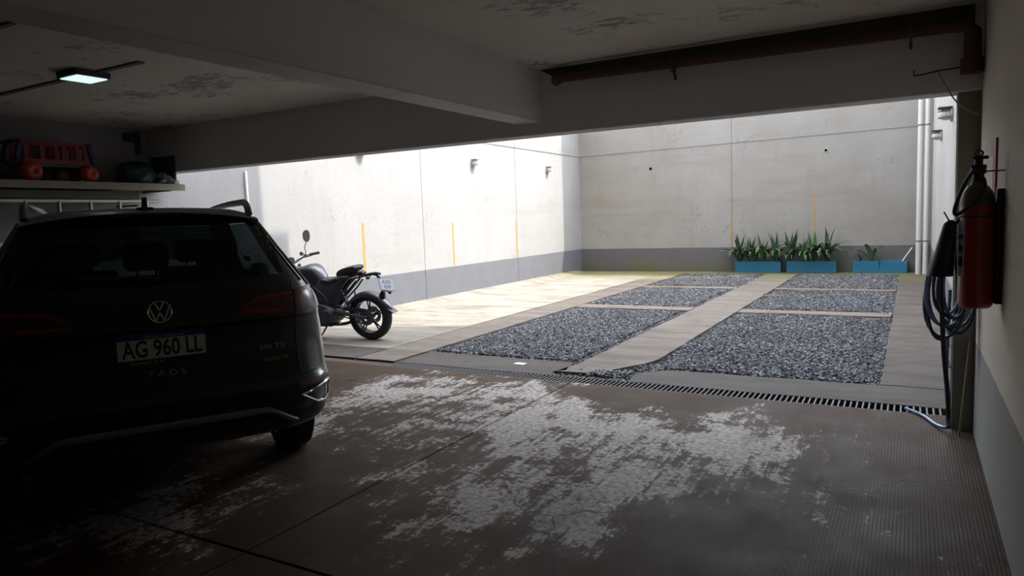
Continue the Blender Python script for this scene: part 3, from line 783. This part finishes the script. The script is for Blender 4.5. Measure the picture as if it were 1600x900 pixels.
# mudguard hugging the rear wheel, with pointed rear tip
b = nb(); G = []
for i in range(25):
    a = math.radians(168-150*i/24) if False else math.radians(18+132*i/24)
    a2 = PI-a
    r = .335; y = -r*math.cos(a) if True else 0; z = .315+r*math.sin(a)
    wd = .085*(.25+.75*min(1, i/5)); dr_ = .03*max(0, 1-i/4)
    y -= dr_
    G.append([b.verts.new((x, y, z-dz)) for x, dz in ((-wd, .07), (-wd*.95, .012), (-wd*.5, 0), (0, -.004), (wd*.5, 0), (wd*.95, .012), (wd, .07))])
for i in range(24):
    for k in range(6): b.faces.new((G[i][k], G[i+1][k], G[i+1][k+1], G[i][k+1]))
obj('rear_mudguard', b, 'bikeblk', bk, True)
b = nb(); prism(b, [(-.30, .44), (-.40, .372), (-.31, .37), (-.25, .42)], -.06, .06, 'YZ'); obj('mudguard_tip', b, 'bikeblk', bk)
b = nb(); prism(b, rounded([(-.16, .56), (-.22, .66), (-.26, .66), (-.25, .52), (-.20, .5)], 1), -.02, .02, 'YZ'); obj('mudguard_bracket', b, 'bikeblk', bk)
# shock absorber and subframe
b = nb(); tube(b, [(-.02, .30, .44), (-.02, .42, .70)], .016, 8)
for k in range(7): tube(b, [(-.02+.034*math.cos(t), .315+.095*(k+.5)/7+0*t, .47+.2*(k+.5)/7+.034*math.sin(t)) for t in [2*PI*j/12 for j in range(12)]], .006, 5, True)
obj('shock_absorber', b, 'bikegrey', bk, True)
b = nb()
for s in (-1, 1):
    tube(b, [(s*.09, .52, .42), (s*.10, .40, .58), (s*.08, .12, .83), (s*.06, -.02, .86)], .014, 8)
    tube(b, [(s*.10, .46, .48), (s*.10, .22, .68), (s*.08, .10, .80)], .012, 8)
    tube(b, [(s*.09, .50, .40), (s*.11, .62, .60), (s*.10, .90, .82), (s*.05, 1.10, .93)], [.022, .026, .026, .024], 8)
    tube(b, [(s*.06, 1.10, .90), (s*.07, .98, .55), (s*.07, .90, .25)], .02, 8)
obj('frame', b, 'bikeblk', bk, True, angle=50)
# engine, gearbox, fins, exhaust
b = nb(); pillow(b, rounded([(.45, .22), (.78, .20), (.92, .30), (.92, .46), (.80, .52), (.55, .50), (.42, .40)], 2), .15, .25, 6)
eng = obj('engine', b, 'bikegrey', bk, True, angle=50)
b = nb()
for k in range(8): box(b, (-.10, .72+.012*k, .50+.026*k), (.10, .93+.004*k, .513+.026*k), .004)
obj('cylinder_fins', b, 'bikegrey', eng)
for y, z, r in ((.56, .36, .07), (.76, .36, .085)):
    b = nb(); lathe(b, [(0.01, -.185), (r*.8, -.18), (r, -.165), (r, -.14)], 24, 'X', (0, y, z)); obj('engine_cover', b, 'bikegrey', eng, True, angle=40)
b = nb(); tube(b, smooth_path([(.05, .93, .62), (.05, 1.02, .5), (.05, .97, .26), (.08, .80, .17), (.12, .50, .17), (.15, .30, .24)], 5), .022, 10); tube(b, [(.15, .34, .22), (.165, .20, .29), (.175, .02, .36)], [.035, .052, .048], 12)
obj('exhaust', b, 'trimblk', bk, True, angle=50)
b = nb(); pillow(b, rounded([(.48, .17), (.88, .17), (.98, .30), (.94, .36), (.60, .24)], 1), .12, .2, 4); obj('belly_cover', b, 'bikeblk', bk, True, angle=50)
# tank, side covers, seats, tail
b = nb(); pillow(b, rounded([(.60, .76), (.66, .90), (.72, .985), (.80, 1.02), (.90, 1.01), (1.04, .95), (1.06, .86), (.98, .70), (.80, .66)], 2), .155, .35, 8, fn=lambda y, z: .75+.35*min(1, max(0, (y-.58)/.3)))
obj('fuel_tank', b, 'bikeblk', bk, True, angle=60)
for s in (-1, 1):
    b = nb(); pillow(b, rounded([(.78, .86), (1.06, .84), (1.14, .70), (1.02, .52), (.88, .60)], 2), .03, .3, 4, cx=s*.15); obj('radiator_shroud', b, 'bikeblk', bk, True, angle=50)
    b = nb(); pillow(b, rounded([(.76, .82), (.50, .82), (.30, .88), (.16, .86), (.30, .74), (.40, .62), (.44, .44), (.66, .42), (.86, .62)], 2), .03, .2, 4, cx=s*.085); obj('side_cover', b, 'bikeblk', bk, True, angle=50)
b = nb(); pillow(b, rounded([(.66, .80), (.62, .83), (.46, .80), (.36, .86), (.34, .80), (.50, .745), (.64, .75)], 2), .13, .15, 6); obj('rider_seat', b, 'trimblk', bk, True, angle=60)
b = nb(); pillow(b, rounded([(.42, .86), (.39, .93), (.26, .975), (.10, 1.0), (.05, .985), (.06, .93), (.22, .90), (.38, .84)], 2), .10, .15, 6); obj('pillion_seat', b, 'trimblk', bk, True, angle=60)
b = nb(); pillow(b, rounded([(.40, .88), (.10, .945), (.03, .92), (.06, .86), (.28, .80)], 2), .075, .25, 4); tl = obj('tail_cowl', b, 'bikeblk', bk, True, angle=60)
b = nb(); box(b, (-.05, .01, .875), (.05, .06, .905), .008); obj('tail_light', b, 'redd', tl)
b = nb(); tube(b, smooth_path([(0, .10, .85), (0, 0, .855), (0, -.10, .875), (0, -.17, .865), (0, -.22, .80), (0, -.27, .72), (0, -.27, .66)], 4), [.022]*25, 8)
box(b, (-.02, -.20, .85), (.02, -.12, .90), .008); box(b, (-.07, .03, .845), (.07, .07, .86), .004)
obj('plate_bracket', b, 'bikeblk', bk, True, angle=50)
b = nb(); lathe(b, [(.006, -.02), (.018, -.016), (.02, 0), (.018, .016), (.006, .02)], 12, 'X', (0, -.34, .63)); tube(b, [(0, -.27, .66), (0, -.34, .63)], .008, 6); obj('rear_reflector', b, 'redd', bk, True)
# licence plate, tilted
pe = bpy.data.objects.new('licence_plate', None); C.objects.link(pe); pe.parent = bk; pe.location = (-.015, -.315, .735); pe.rotation_euler = (math.radians(-32), math.radians(14), math.radians(-22))
bobj('plate_panel', (-.115, -.003, -.085), (.115, .003, .085), 'bikegrey', pe)
bobj('plate_face', (-.108, -.005, -.078), (.108, -.003, .078), 'plategrey', pe)
text('plate_text', 'A203', .07, (0, -.006, .035), 'ink', pe, sx=.9); text('plate_text', 'KFP', .07, (0, -.006, -.035), 'ink', pe, sx=.9)
# indicators, foot pegs, stand
for s in (-1, 1):
    b = nb(); tube(b, [(0, -.10, .86), (s*.10, -.12, .85)], .007, 6); lathe(b, [(.005, -.03), (.02, -.02), (.024, 0), (.02, .02), (.005, .03)], 10, 'X', (s*.13, -.12, .85)); obj('indicator', b, 'amber' if False else 'trimblk', bk, True)
    b = nb(); tube(b, [(s*.10, .48, .38), (s*.24, .47, .37)], .012, 8); obj('foot_peg', b, 'trimblk', bk, True)
    b = nb(); tube(b, [(s*.09, .26, .62), (s*.12, .30, .46), (s*.22, .29, .46)], .010, 8); obj('pillion_peg', b, 'bikegrey', bk, True)
b = nb(); tube(b, [(-.09, .60, .24), (-.15, .66, .12), (-.205, .72, .022)], [.014, .012, .011], 8); box(b, (-.24, .70, .012), (-.18, .76, .024), .003); tube(b, [(-.10, .56, .22), (-.16, .52, .20)], .008, 6); obj('side_stand', b, 'bikegrey', bk, True, angle=50)
# front end
for s in (-1, 1):
    b = nb(); tube(b, [(s*.095, 1.36, .30), (s*.095, 1.25, .60)], .029, 10); tube(b, [(s*.095, 1.25, .60), (s*.095, 1.11, 1.00)], .020, 10); obj('fork_leg', b, 'bikegrey', bk, True, angle=40)
b = nb(); box(b, (-.13, 1.09, .94), (.13, 1.17, .97), .008); box(b, (-.13, 1.14, .80), (.13, 1.22, .83), .008); obj('triple_clamp', b, 'bikegrey', bk)
b = nb(); G = []
for i in range(15):
    a = math.radians(35+110*i/14); y = 1.36+.325*math.cos(a); z = .30+.325*math.sin(a)
    G.append([b.verts.new((x, y, z-dz)) for x, dz in ((-.065, .05), (-.06, .01), (0, 0), (.06, .01), (.065, .05))])
for i in range(14):
    for k in range(4): b.faces.new((G[i][k], G[i+1][k], G[i+1][k+1], G[i][k+1]))
obj('front_mudguard', b, 'bikeblk', bk, True)
b = nb(); pillow(b, rounded([(1.16, 1.02), (1.24, 1.00), (1.34, .92), (1.34, .80), (1.24, .76), (1.16, .84)], 2), .12, .3, 6); obj('headlight', b, 'bikeblk', bk, True, angle=50)
b = nb(); lathe(b, [(.02, .0), (.045, .0), (.05, .03), (.045, .05)], 18, 'Y', (0, 1.14, 1.06)); obj('instrument', b, 'trimblk', bk, True, angle=40)
b = nb(); tube(b, smooth_path([(-.40, .90, 1.10), (-.26, .98, 1.09), (-.12, 1.06, 1.02), (0, 1.09, .99), (.12, 1.06, 1.02), (.26, .98, 1.09), (.40, .90, 1.10)], 5), .012, 8); hb = obj('handlebar', b, 'bikegrey', bk, True)
for s in (-1, 1):
    tobj('grip', [(s*.30, .955, 1.095), (s*.42, .885, 1.102)], .019, 'rubber', hb)
    b = nb(); box(b, (s*.26-.03, .95, 1.07), (s*.26+.03, 1.01, 1.115), .008); tube(b, [(s*.25, 1.0, 1.10), (s*.32, 1.0, 1.10), (s*.42, .95, 1.09)], .006, 6); obj('control_lever', b, 'silver', hb)
    b = nb(); tube(b, smooth_path([(s*.27, .99, 1.11), (s*.29, 1.01, 1.20), (s*.33, 1.00, 1.29 if s > 0 else 1.18)], 4), [.006]*9, 6)
    ring_ = rounded([(-.04, -.085), (.055, -.07), (.08, .03), (.04, .09), (-.05, .085), (-.07, 0)], 1)
    A = [b.verts.new((s*.335+x, .995, (1.345 if s > 0 else 1.235)+z)) for x, z in ring_]; B_ = [b.verts.new((s*.335+x*.8, 1.02, (1.345 if s > 0 else 1.235)+z*.8)) for x, z in ring_]
    b.faces.new(A); b.faces.new(B_[::-1])
    for k in range(len(A)): b.faces.new((A[k], A[(k+1) % len(A)], B_[(k+1) % len(A)], B_[k]))
    obj('mirror', b, 'trimblk', hb, True, angle=30)
    bobj('brake_reservoir', (s*.20-.02, .99, 1.10), (s*.20+.02, 1.03, 1.15), 'bikegrey', hb, .006)
hb.location = (0, .13, .0); hb.rotation_euler = (0, 0, 0)
b = nb(); tube(b, smooth_path([(-.24, 1.0, 1.09), (-.15, 1.20, 1.02), (-.06, 1.2, .9), (-.04, 1.1, .8)], 5), .006, 6); tube(b, smooth_path([(.24, 1.0, 1.09), (.15, 1.20, 1.04), (.06, 1.2, .92), (.05, 1.1, .8)], 5), .006, 6); obj('control_cables', b, 'trimblk', bk, True)

# ------------------------------------------------------------------ left wall shelf and what is on it
sh = thing('shelf', 'long pale board shelf fixed high on the left wall', 'shelf', (XL, 1.0, 2.0))
bobj('shelf_board', (0, 0, 0), (.53, 4.37, .045), 'wood', sh, .003)
bobj('shelf_edge', (.53, 0, -.025), (.55, 4.37, .05), 'wood', sh, .002)
for y in (.5, 2.2, 4.2): bobj('bracket', (0, y, -.03), (.5, y+.04, 0), 'greytrim', sh)
tag(bobj('plank', (XL+.02, 2.4, 1.885), (XL+.42, 4.88, 1.965), 'plank', bev=.004), 'grey timber plank stored just under the shelf', 'plank')
la = thing('ladder', 'aluminium ladder hung sideways on the left wall below the shelf', 'ladder', (XL+.36, 2.16, 1.44))
for z in (.42, 0): bobj('rail', (-.012, 0, z-.018), (.012, 3.0, z+.018), 'alu', la, .006)
for k in range(9): tobj('rung', [(0, .29+.318*k, 0), (0, .29+.318*k, .42)], .019, 'alu', la)
bobj('wall_hook', (-.36, 1.2, .36), (.04, 1.23, .38), 'greytrim', la); bobj('wall_hook', (-.36, 2.7, .36), (.04, 2.73, .38), 'greytrim', la)
# toy wagon
tY = thing('toy_wagon', 'red and blue plastic toy wagon with orange ball wheels on the shelf', 'toy', (-7.66, 4.03, 2.047))
b = nb()
for x in (-.12, .12):
    box(b, (x-.012, -.32, .175), (x+.012, .33, .225), .004); box(b, (x-.012, -.32, .36), (x+.012, .30, .395), .004)
    for y in (-.28, -.13, .005, .075, .21, .29): box(b, (x-.011, y-.022, .2), (x+.011, y+.022, .38), .003)
obj('side_rail', b, 'toyred', tY)
bobj('deck', (-.12, -.36, .15), (.12, .36, .18), 'toygr', tY, .006)
for y, lean in ((-.37, -.03), (.36, .02)):
    b = nb()
    for x in (-.12, .12): tube(b, smooth_path([(x, y+.05, .17), (x, y, .22), (x, y-lean, .35), (x, y+.05*(1 if y < 0 else -1), .40)], 4), .022, 8)
    tube(b, [(-.12, y, .39), (.12, y, .39)], .018, 8); obj('end_frame', b, 'toybl', tY, True)
for x, y, mt, r in ((.15, -.26, 'toyor', .098), (.15, .30, 'toyor', .092), (-.10, -.08, 'toydk', .085), (-.12, .28, 'toydk', .085), (.0, .10, 'toyol', .07), (-.1, -.34, 'toyol', .085)):
    b = nb(); lathe(b, [(.02, -.065), (r*.7, -.06), (r*.95, -.03), (r, 0), (r*.95, .03), (r*.7, .06), (.035, .066), (.02, .05)], 20, 'X', (x, y, r)); obj('wheel', b, mt, tY, True, angle=60)
b = nb(); lathe(b, [(.01, 0), (.04, 0), (.04, .01), (.01, .01)], 12, 'Z', (0, -.5, 2)); b.free()
def blob(name, c, r, mat, label, cat, seed, amp=.25, flat=0.0):
    b = nb(); bmesh.ops.create_icosphere(b, subdivisions=4, radius=1)
    for v in b.verts:
        n1 = noise.noise(v.co*1.6+Vector((seed, 0, 0))); n2 = noise.noise(v.co*5+Vector((0, seed, 0)))
        k = 1+amp*n1+amp*.4*n2; v.co = Vector((v.co.x*r[0]*k, v.co.y*r[1]*k, max(-r[2]*.7, v.co.z*r[2]*k)))
    o = obj(name, b, mat, None, True); o.location = (c[0], c[1], c[2]+r[2]*.7); return tag(o, label, cat)
bg_ = blob('bag', (-7.64, 4.93, 2.047), (.16, .21, .15), 'bag', 'dark green bag lying on the shelf near its right end', 'bag', 3)
pb = blob('plastic_bag', (-7.60, 5.22, 2.047), (.12, .13, .085), 'film', 'crumpled clear plastic bag at the right end of the shelf', 'bag', 9, .7)
b = nb(); box(b, (-7.93, 5.315, 2.047), (-7.50, 5.34, 2.39), .004); tag(obj('board', b, 'darkboard'), 'dark flat board leaning upright behind the bag on the shelf', 'board')
pp = thing('conduit', 'dark conduit with junction box at the corner of left wall and edge beam', 'conduit', (XL, 5.2, 2.42))
bobj('conduit_pipe', (0, -.06, 0), (.05, .0, .26), 'darkboard', pp, .01); bobj('junction_box', (0, -.20, .14), (.06, -.08, .24), 'darkboard', pp, .006)

# ------------------------------------------------------------------ ceiling lamp
lp = thing('ceiling_lamp', 'square lit LED panel on the garage ceiling', 'ceiling lamp', (-5.45, 3.17, ZC))
b = nb(); box(b, (-.13, -.13, -.045), (.13, .13, 0), .004); obj('housing', b, 'fixdark', lp)
bobj('diffuser', (-.112, -.112, -.052), (.112, .112, -.046), 'led', lp)

# ------------------------------------------------------------------ rusty pipe under ceiling
rp = thing('drain_pipe', 'rusty brown pipe running under the ceiling along the edge beam', 'pipe', (0, 5.25, 2.58))
b = nb(); tube(b, [(-2.55, .10, .04), (-2.50, .02, .035), (-2.44, -.01, .03), (.18, 0, .0), (.27, 0, -.0), (.31, 0, -.04), (.31, 0, -.27)], [.045, .042, .034, .034, .04, .045, .05], 14); obj('pipe_run', b, 'rust', rp, True, angle=50)
for x in (-1.55, -.02):
    b = nb(); tube(b, [(x, .055*math.cos(t), .012+.055*math.sin(t)) for t in [2*PI*k/14 for k in range(14)]], .008, 6, True); tube(b, [(x, .05, -.04), (x, .06, -.09)], .01, 6); obj('pipe_clamp', b, 'fixdark', rp)
b = nb(); lathe(b, [(.05, 0), (.062, 0), (.062, .09), (.05, .09)], 16, 'Z', (.31, 0, -.29)); obj('pipe_socket', b, 'rust', rp, True, angle=40)
hk = thing('wire', 'bent dark wire with a pale cord hanging below the beam by the pier', 'wire', (0, 5.3, 2.3))
tobj('steel_wire', [(0, 0, .055), (0, 0, .02), (.06, 0, .022), (.14, 0, .035), (.37, .02, .045)], .005, 'trimblk', hk, 6)
tobj('cord', smooth_path([(.135, 0, .03), (.165, 0, -.04), (.21, 0, -.13), (.27, 0, -.21), (.36, .03, -.26)], 4), .0045, 'cablew', hk, 6)

# ------------------------------------------------------------------ wall cable and fixtures
tag(tobj('cable', [(XL+.012, 9.0, 3.17), (XL+.010, 13.4, 3.14), (XL+.010, YB-.02, 3.132)], .0045, 'cable', None, 6), 'thin cable strung high along the sunlit left wall', 'cable')
tag(tobj('cable', [(XL+.02, YB-.012, 3.13), (-4, YB-.010, 3.165), (.08, YB-.012, 3.20)], .0045, 'cable', None, 6), 'thin cable strung high along the back wall to the downpipes', 'cable')
def bulkhead(loc, rz, label, grp, mat='frost'):
    t = thing('wall_lamp', label, 'wall lamp', loc, rz, grp)
    b = nb(); lathe(b, [(.01, 0), (.085, 0), (.085, .02), (.01, .02)], 20, 'X'); obj('back_plate', b, 'fixture', t, True, angle=30)
    b = nb(); lathe(b, [(.01, .02), (.062, .02), (.066, .05), (.058, .10), (.03, .125), (.005, .13)], 20, 'X'); obj('glass_cover', b, mat, t, True, angle=50)
    b = nb()
    for z in (.035, -.035): tube(b, [(.02+.115*math.sin(PI*k/8), -.075*math.cos(PI*k/8), z) for k in range(9)], .006, 6)
    box(b, (.0, -.08, .06), (.14, .08, .078), .004); obj('cage', b, 'fixture' if loc[0] < -1 else 'fixdark', t)
    return t
bulkhead((XL, 9.08, 2.72), 0, 'wall lamp on the left wall mostly hidden behind the edge beam', 'yard wall lamps')
bulkhead((XL, 12.53, 2.70), 0, 'caged wall lamp on the sunlit left wall, the larger and nearer one', 'yard wall lamps')
bulkhead((XL, 15.98, 2.71), 0, 'caged wall lamp on the sunlit left wall close to the far corner', 'yard wall lamps')
bulkhead((XR, 9.2, 2.47), PI, 'upper wall lamp on the right yard wall beside the pier', 'yard wall lamps', 'frost')
bulkhead((XR, 12.3, 2.50), PI, 'lower smaller wall lamp on the right yard wall by the pipes', 'yard wall lamps', 'frost')
# downpipes
for x, y, lab in ((.145, 17.55, 'white downpipe in the far right corner, left one of the pair'), (.275, 17.55, 'white downpipe in the far right corner, right one of the pair')):
    t = thing('downpipe', lab, 'pipe', (x, y, 0), 0, 'white downpipes')
    tobj('pipe_length', [(0, 0, 0), (0, 0, 4.6)], .052, 'pvc', t, 16)
    b = nb(); lathe(b, [(.05, .70), (.056, .70), (.056, .73), (.05, .73)], 16); lathe(b, [(.05, 3.16), (.056, 3.16), (.056, 3.19), (.05, 3.19)], 16)
    box(b, (-.012, .0, .70), (.012, .40, .73)); obj('pipe_collar', b, 'cable', t)

# ------------------------------------------------------------------ planters and plants
PX = ((-3.75, -2.69), (-2.56, -1.48), (-1.14, -.06))
plabs = ('left blue planter box, full of upright strap leaves', 'middle blue planter box, with leaves hanging over its front', 'right blue planter box, almost empty with one small plant')
for (x0, x1), lab in zip(PX, plabs):
    t = thing('planter', lab, 'planter', ((x0+x1)/2, 17.82, 0), 0, 'blue planters')
    hw = (x1-x0)/2; b = nb(); gp = .007 if lab[0] == 'r' else 0
    box(b, (-gp-.001, -.098, 0), (gp+.001, -.07, .14))
    for a0, a1 in ((-hw, -gp), (gp, hw)):
        for lo_, hi_ in (((a0, -.10, 0), (a1, -.07, .27)), ((a0, .08, 0), (a1, .11, .27)), ((a0, -.07, 0), (a0+.03, .08, .27)), ((a1-.03, -.07, 0), (a1, .08, .27))):
            box(b, lo_, hi_, .004)
    obj('planter_wall', b, 'planter', t)
    bobj('soil', (-hw+.03, -.07, .02), (hw-.03, .08, .235), 'soil', t)
leafm = []
for k in range(9):
    L_ = random.uniform(.95, 1.1); bend = random.uniform(1.0, 3.0) if k < 7 else .35; b = nb(); prev = None; p = Vector((0, 0, 0)); ang = math.radians(random.uniform(58, 82) if k < 7 else 84)
    N = 10
    for i in range(N+1):
        t = i/N; wd = .050*math.sin(PI*min(1, .18+.82*t)**1.0)**.6*(1-t**5)+.002
        row = [b.verts.new(p+Vector((0, s*wd, abs(s)*wd*.35))) for s in (-1, 0, 1)]
        if prev:
            for j in range(2): b.faces.new((prev[j], prev[j+1], row[j+1], row[j]))
        prev = row; p = p+Vector((math.cos(ang), 0, math.sin(ang)))*(L_/N); ang -= bend*(.4+1.4*t)/N*1.15
    me = bpy.data.meshes.new('leaf'); b.to_mesh(me); b.free(); me.shade_smooth(); me.materials.append(M[('leafa', 'leafb', 'leafa', 'leafb', 'leafa', 'leafc', 'leafb', 'leafa', 'leafb')[k]]); leafm.append(me)
def plant(x, y, z, n, h, label, spread=(0, 2*PI), grp='strap-leaved plants in the planters'):
    t = thing('plant', label, 'plant', (x, y, z), 0, grp)
    for i in range(n):
        k = random.randrange(9); o = bpy.data.objects.new('leaf', leafm[k]); C.objects.link(o); o.parent = t
        a = spread[0]+(spread[1]-spread[0])*(i+random.random()*.7)/n
        s = h*random.uniform(.75, 1.35); o.scale = (s, s*random.uniform(1.0, 1.4), s)
        o.rotation_euler = (random.uniform(-.15, .15), random.uniform(-.15, .1), a)
        o.location = (random.uniform(-.04, .04), random.uniform(-.03, .02), 0)
FR = (PI*.98, 2.02*PI)
for i, (dx, h, lab) in enumerate(((.08, .62, 'leftmost strap-leaved plant, arching over the left end of the left planter'), (.34, .55, 'second plant from the left in the left planter'), (.62, .66, 'third plant from the left, tall leaf leaning left, in the left planter'), (.93, .58, 'rightmost plant in the left planter'))):
    plant(PX[0][0]+dx, 17.82, .235, 22, h, lab, FR)
for i, (dx, h, lab) in enumerate(((.08, .60, 'leftmost plant of the middle planter, leaning left'), (.36, .62, 'second plant from the left in the middle planter'), (.58, .60, 'drooping plant hanging over the middle planter front'), (.86, .68, 'rightmost plant of the middle planter with tall upright leaves'))):
    plant(PX[1][0]+dx, 17.80, .235, 22, h, lab, FR)
plant(PX[2][0]+.36, 17.82, .235, 7, .56, 'small upright plant alone in the right planter', FR)
plant(PX[2][0]+.14, 17.82, .225, 6, .24, 'low seedling at the left end of the right planter', FR)
tag(tobj('stick', [(-.20, 17.78, .20), (.03, 17.90, .56)], .012, 'white', None, 8), 'white stick leaning out of the right planter', 'stick')
bobj_ = tag(bobj('paper_scrap', (-3.58, 6.26, .001), (-3.46, 6.34, .006), 'white'), 'scrap of white paper on the concrete strip by the drain', 'paper')

# ------------------------------------------------------------------ fire extinguisher
ex = thing('fire_extinguisher', 'tall red fire extinguisher with black horn hung on the right wall', 'fire extinguisher', (.272, 4.0, 1.0))
b = nb(); lathe(b, [(.03, 0), (.060, 0), (.071, .012), (.073, .03), (.073, .485)], 32); obj('cylinder', b, 'extred', ex, True, angle=50)
b = nb(); lathe(b, [(.073, .485), (.071, .51), (.062, .545), (.045, .572), (.03, .585), (.024, .60)], 32); obj('shoulder', b, 'extshoulder', ex, True, angle=50)
b = nb(); lathe(b, [(.0735, .43), (.075, .432), (.075, .438), (.0735, .44)], 32); obj('seam_ring', b, 'horn', ex, True)
b = nb(); lathe(b, [(.024, .585), (.024, .63), (.032, .635), (.032, .66), (.018, .665), (.018, .70)], 16); box(b, (-.03, -.014, .655), (.032, .014, .675), .004); box(b, (-.026, -.012, .70), (.04, .012, .716), .005); tube(b, [(.0, -.03, .65), (.0, .05, .65)], .012, 8)
vl = obj('valve', b, 'horn', ex, True, angle=40)
b = nb(); tube(b, [(.016*math.cos(t), 0, .728+.014*math.sin(t)) for t in [2*PI*k/16 for k in range(16)]], .005, 6, True); obj('green_tag', b, 'green', ex)
b = nb()
for a0, a1, z0, z1, mt in ((200, 262, .15, .43, 'label'),):
    a0, a1 = 178, 226
    G = [[b.verts.new((.0742*math.cos(math.radians(a)), .0742*math.sin(math.radians(a)), z)) for z in (z0, z1)] for a in range(a0, a1+1, 6)]
    for p, q in zip(G, G[1:]): b.faces.new((p[0], q[0], q[1], p[1]))
lbl = obj('label_panel', b, 'label', ex, True)
for z0, z1 in ((.33, .35), (.20, .245), (.27, .30)):
    b = nb(); G = [[b.verts.new((.0748*math.cos(math.radians(a)), .0748*math.sin(math.radians(a)), z)) for z in (z0, z1)] for a in range(190, 221, 6)]
    for p, q in zip(G, G[1:]): b.faces.new((p[0], q[0], q[1], p[1]))
    obj('label_print', b, 'labelb', lbl, True)
b = nb(); tube(b, smooth_path([(-.02, -.02, .65), (-.05, -.04, .60), (-.075, -.06, .54), (-.095, -.07, .47), (-.088, -.085, .445), (-.045, -.085, .475), (0, -.085, .53), (.022, -.06, .575), (.02, -.02, .61)], 5), .0085, 8); obj('hose', b, 'horn', ex, True)
b = nb(); n_ = 20; rings = []
for r, z, cx_ in ((.010, .42, -.105), (.026, .405, -.108), (.031, .385, -.110), (.042, .28, -.125), (.056, .155, -.145), (.058, .15, -.145), (.052, .155, -.145)):
    rings.append([b.verts.new((cx_+r*math.cos(2*PI*k/n_), -.0+r*math.sin(2*PI*k/n_), z+(-.0))) for k in range(n_)])
for p, q in zip(rings, rings[1:]):
    for k in range(n_): b.faces.new((p[k], p[(k+1) % n_], q[(k+1) % n_], q[k]))
tube(b, [(-.105, 0, .40), (-.135, 0, .46)], .004, 6); tube(b, [(-.10, 0, .38), (-.06, -.02, .44), (-.03, -.01, .58)], .007, 6)
obj('discharge_horn', b, 'horn', ex, True, angle=50)
bobj('wall_bracket', (.02, -.006, .640), (.103, .006, .647), 'fixdark', ex)
bobj('shadow_plate', (.073, -.035, .02), (.102, .035, .56), 'horn', ex, .003)  # black plate stands in for the shadow along the cylinder's right side
sg_ = thing('sign', 'narrow red and white extinguisher sign on the right wall', 'sign', (XR, 4.45, 1.42))
bobj('sign_board', (-.010, -.12, 0), (0, .12, .40), 'signred', sg_); bobj('sign_panel', (-.0115, -.02, .06), (-.010, .10, .32), 'signw', sg_)

# ------------------------------------------------------------------ hoses by the pier
ho = thing('garden_hose', 'blue garden hose coiled on a hook at the pier', 'hose', (.245, 5.28, 0))
random.seed(21)
for k in range(9):
    cxk = random.uniform(-.03, .06); rz_ = random.uniform(.075, .135); top = random.uniform(1.22, 1.34); bot = random.uniform(.62, .80); pts = []
    tw = random.uniform(-.04, .04)
    for j in range(28):
        t = 2*PI*j/28; z = (top+bot)/2+(top-bot)/2*math.cos(t); wdt = rz_*(.35+.65*(1-((z-bot)/(top-bot)))**.5 if True else 1)
        pts.append((cxk-.03+math.sin(t)*wdt+tw*(z-1), -.03-.008*k+.025*math.cos(2*t+k), z))
    tobj('hose_loop', pts, .0105, 'hosed' if k % 3 else 'hoseb', ho, 8, True)
tobj('hose_end', smooth_path([(-.02, .0, .95), (-.03, 0, .5), (-.025, .02, .25), (-.01, .03, .06), (-.06, .10, .02), (-.16, .38, .014), (-.26, .52, .014)], 5), .011, 'hoseb', ho, 8)
tobj('hook', [(0, .12, 1.33), (0, -.06, 1.33), (0, -.08, 1.36)], .008, 'fixdark', ho, 6)
tag(tobj('power_cable', smooth_path([(.155, 5.18, 1.25), (.175, 5.19, .9), (.195, 5.2, .55), (.225, 5.26, .25), (.235, 5.33, .03)], 5), .014, 'horn', None, 8), 'thick black cable hanging down in front of the pier to the floor', 'cable')
tag(tobj('stick', [(.292, 5.27, .0), (.345, 5.36, .62)], .0065, 'stick', None, 8), 'thin wooden stick leaning against the pier', 'stick')
tag(tobj('rope_tie', [(XC-.012, 5.40, .42), (XC-.02, 5.44, .44), (XC-.014, 5.5, .41), (XC-.012, 5.56, .43)], .006, 'rust', None, 6), 'rusty wire twist on the edge of the pier above the floor', 'wire')
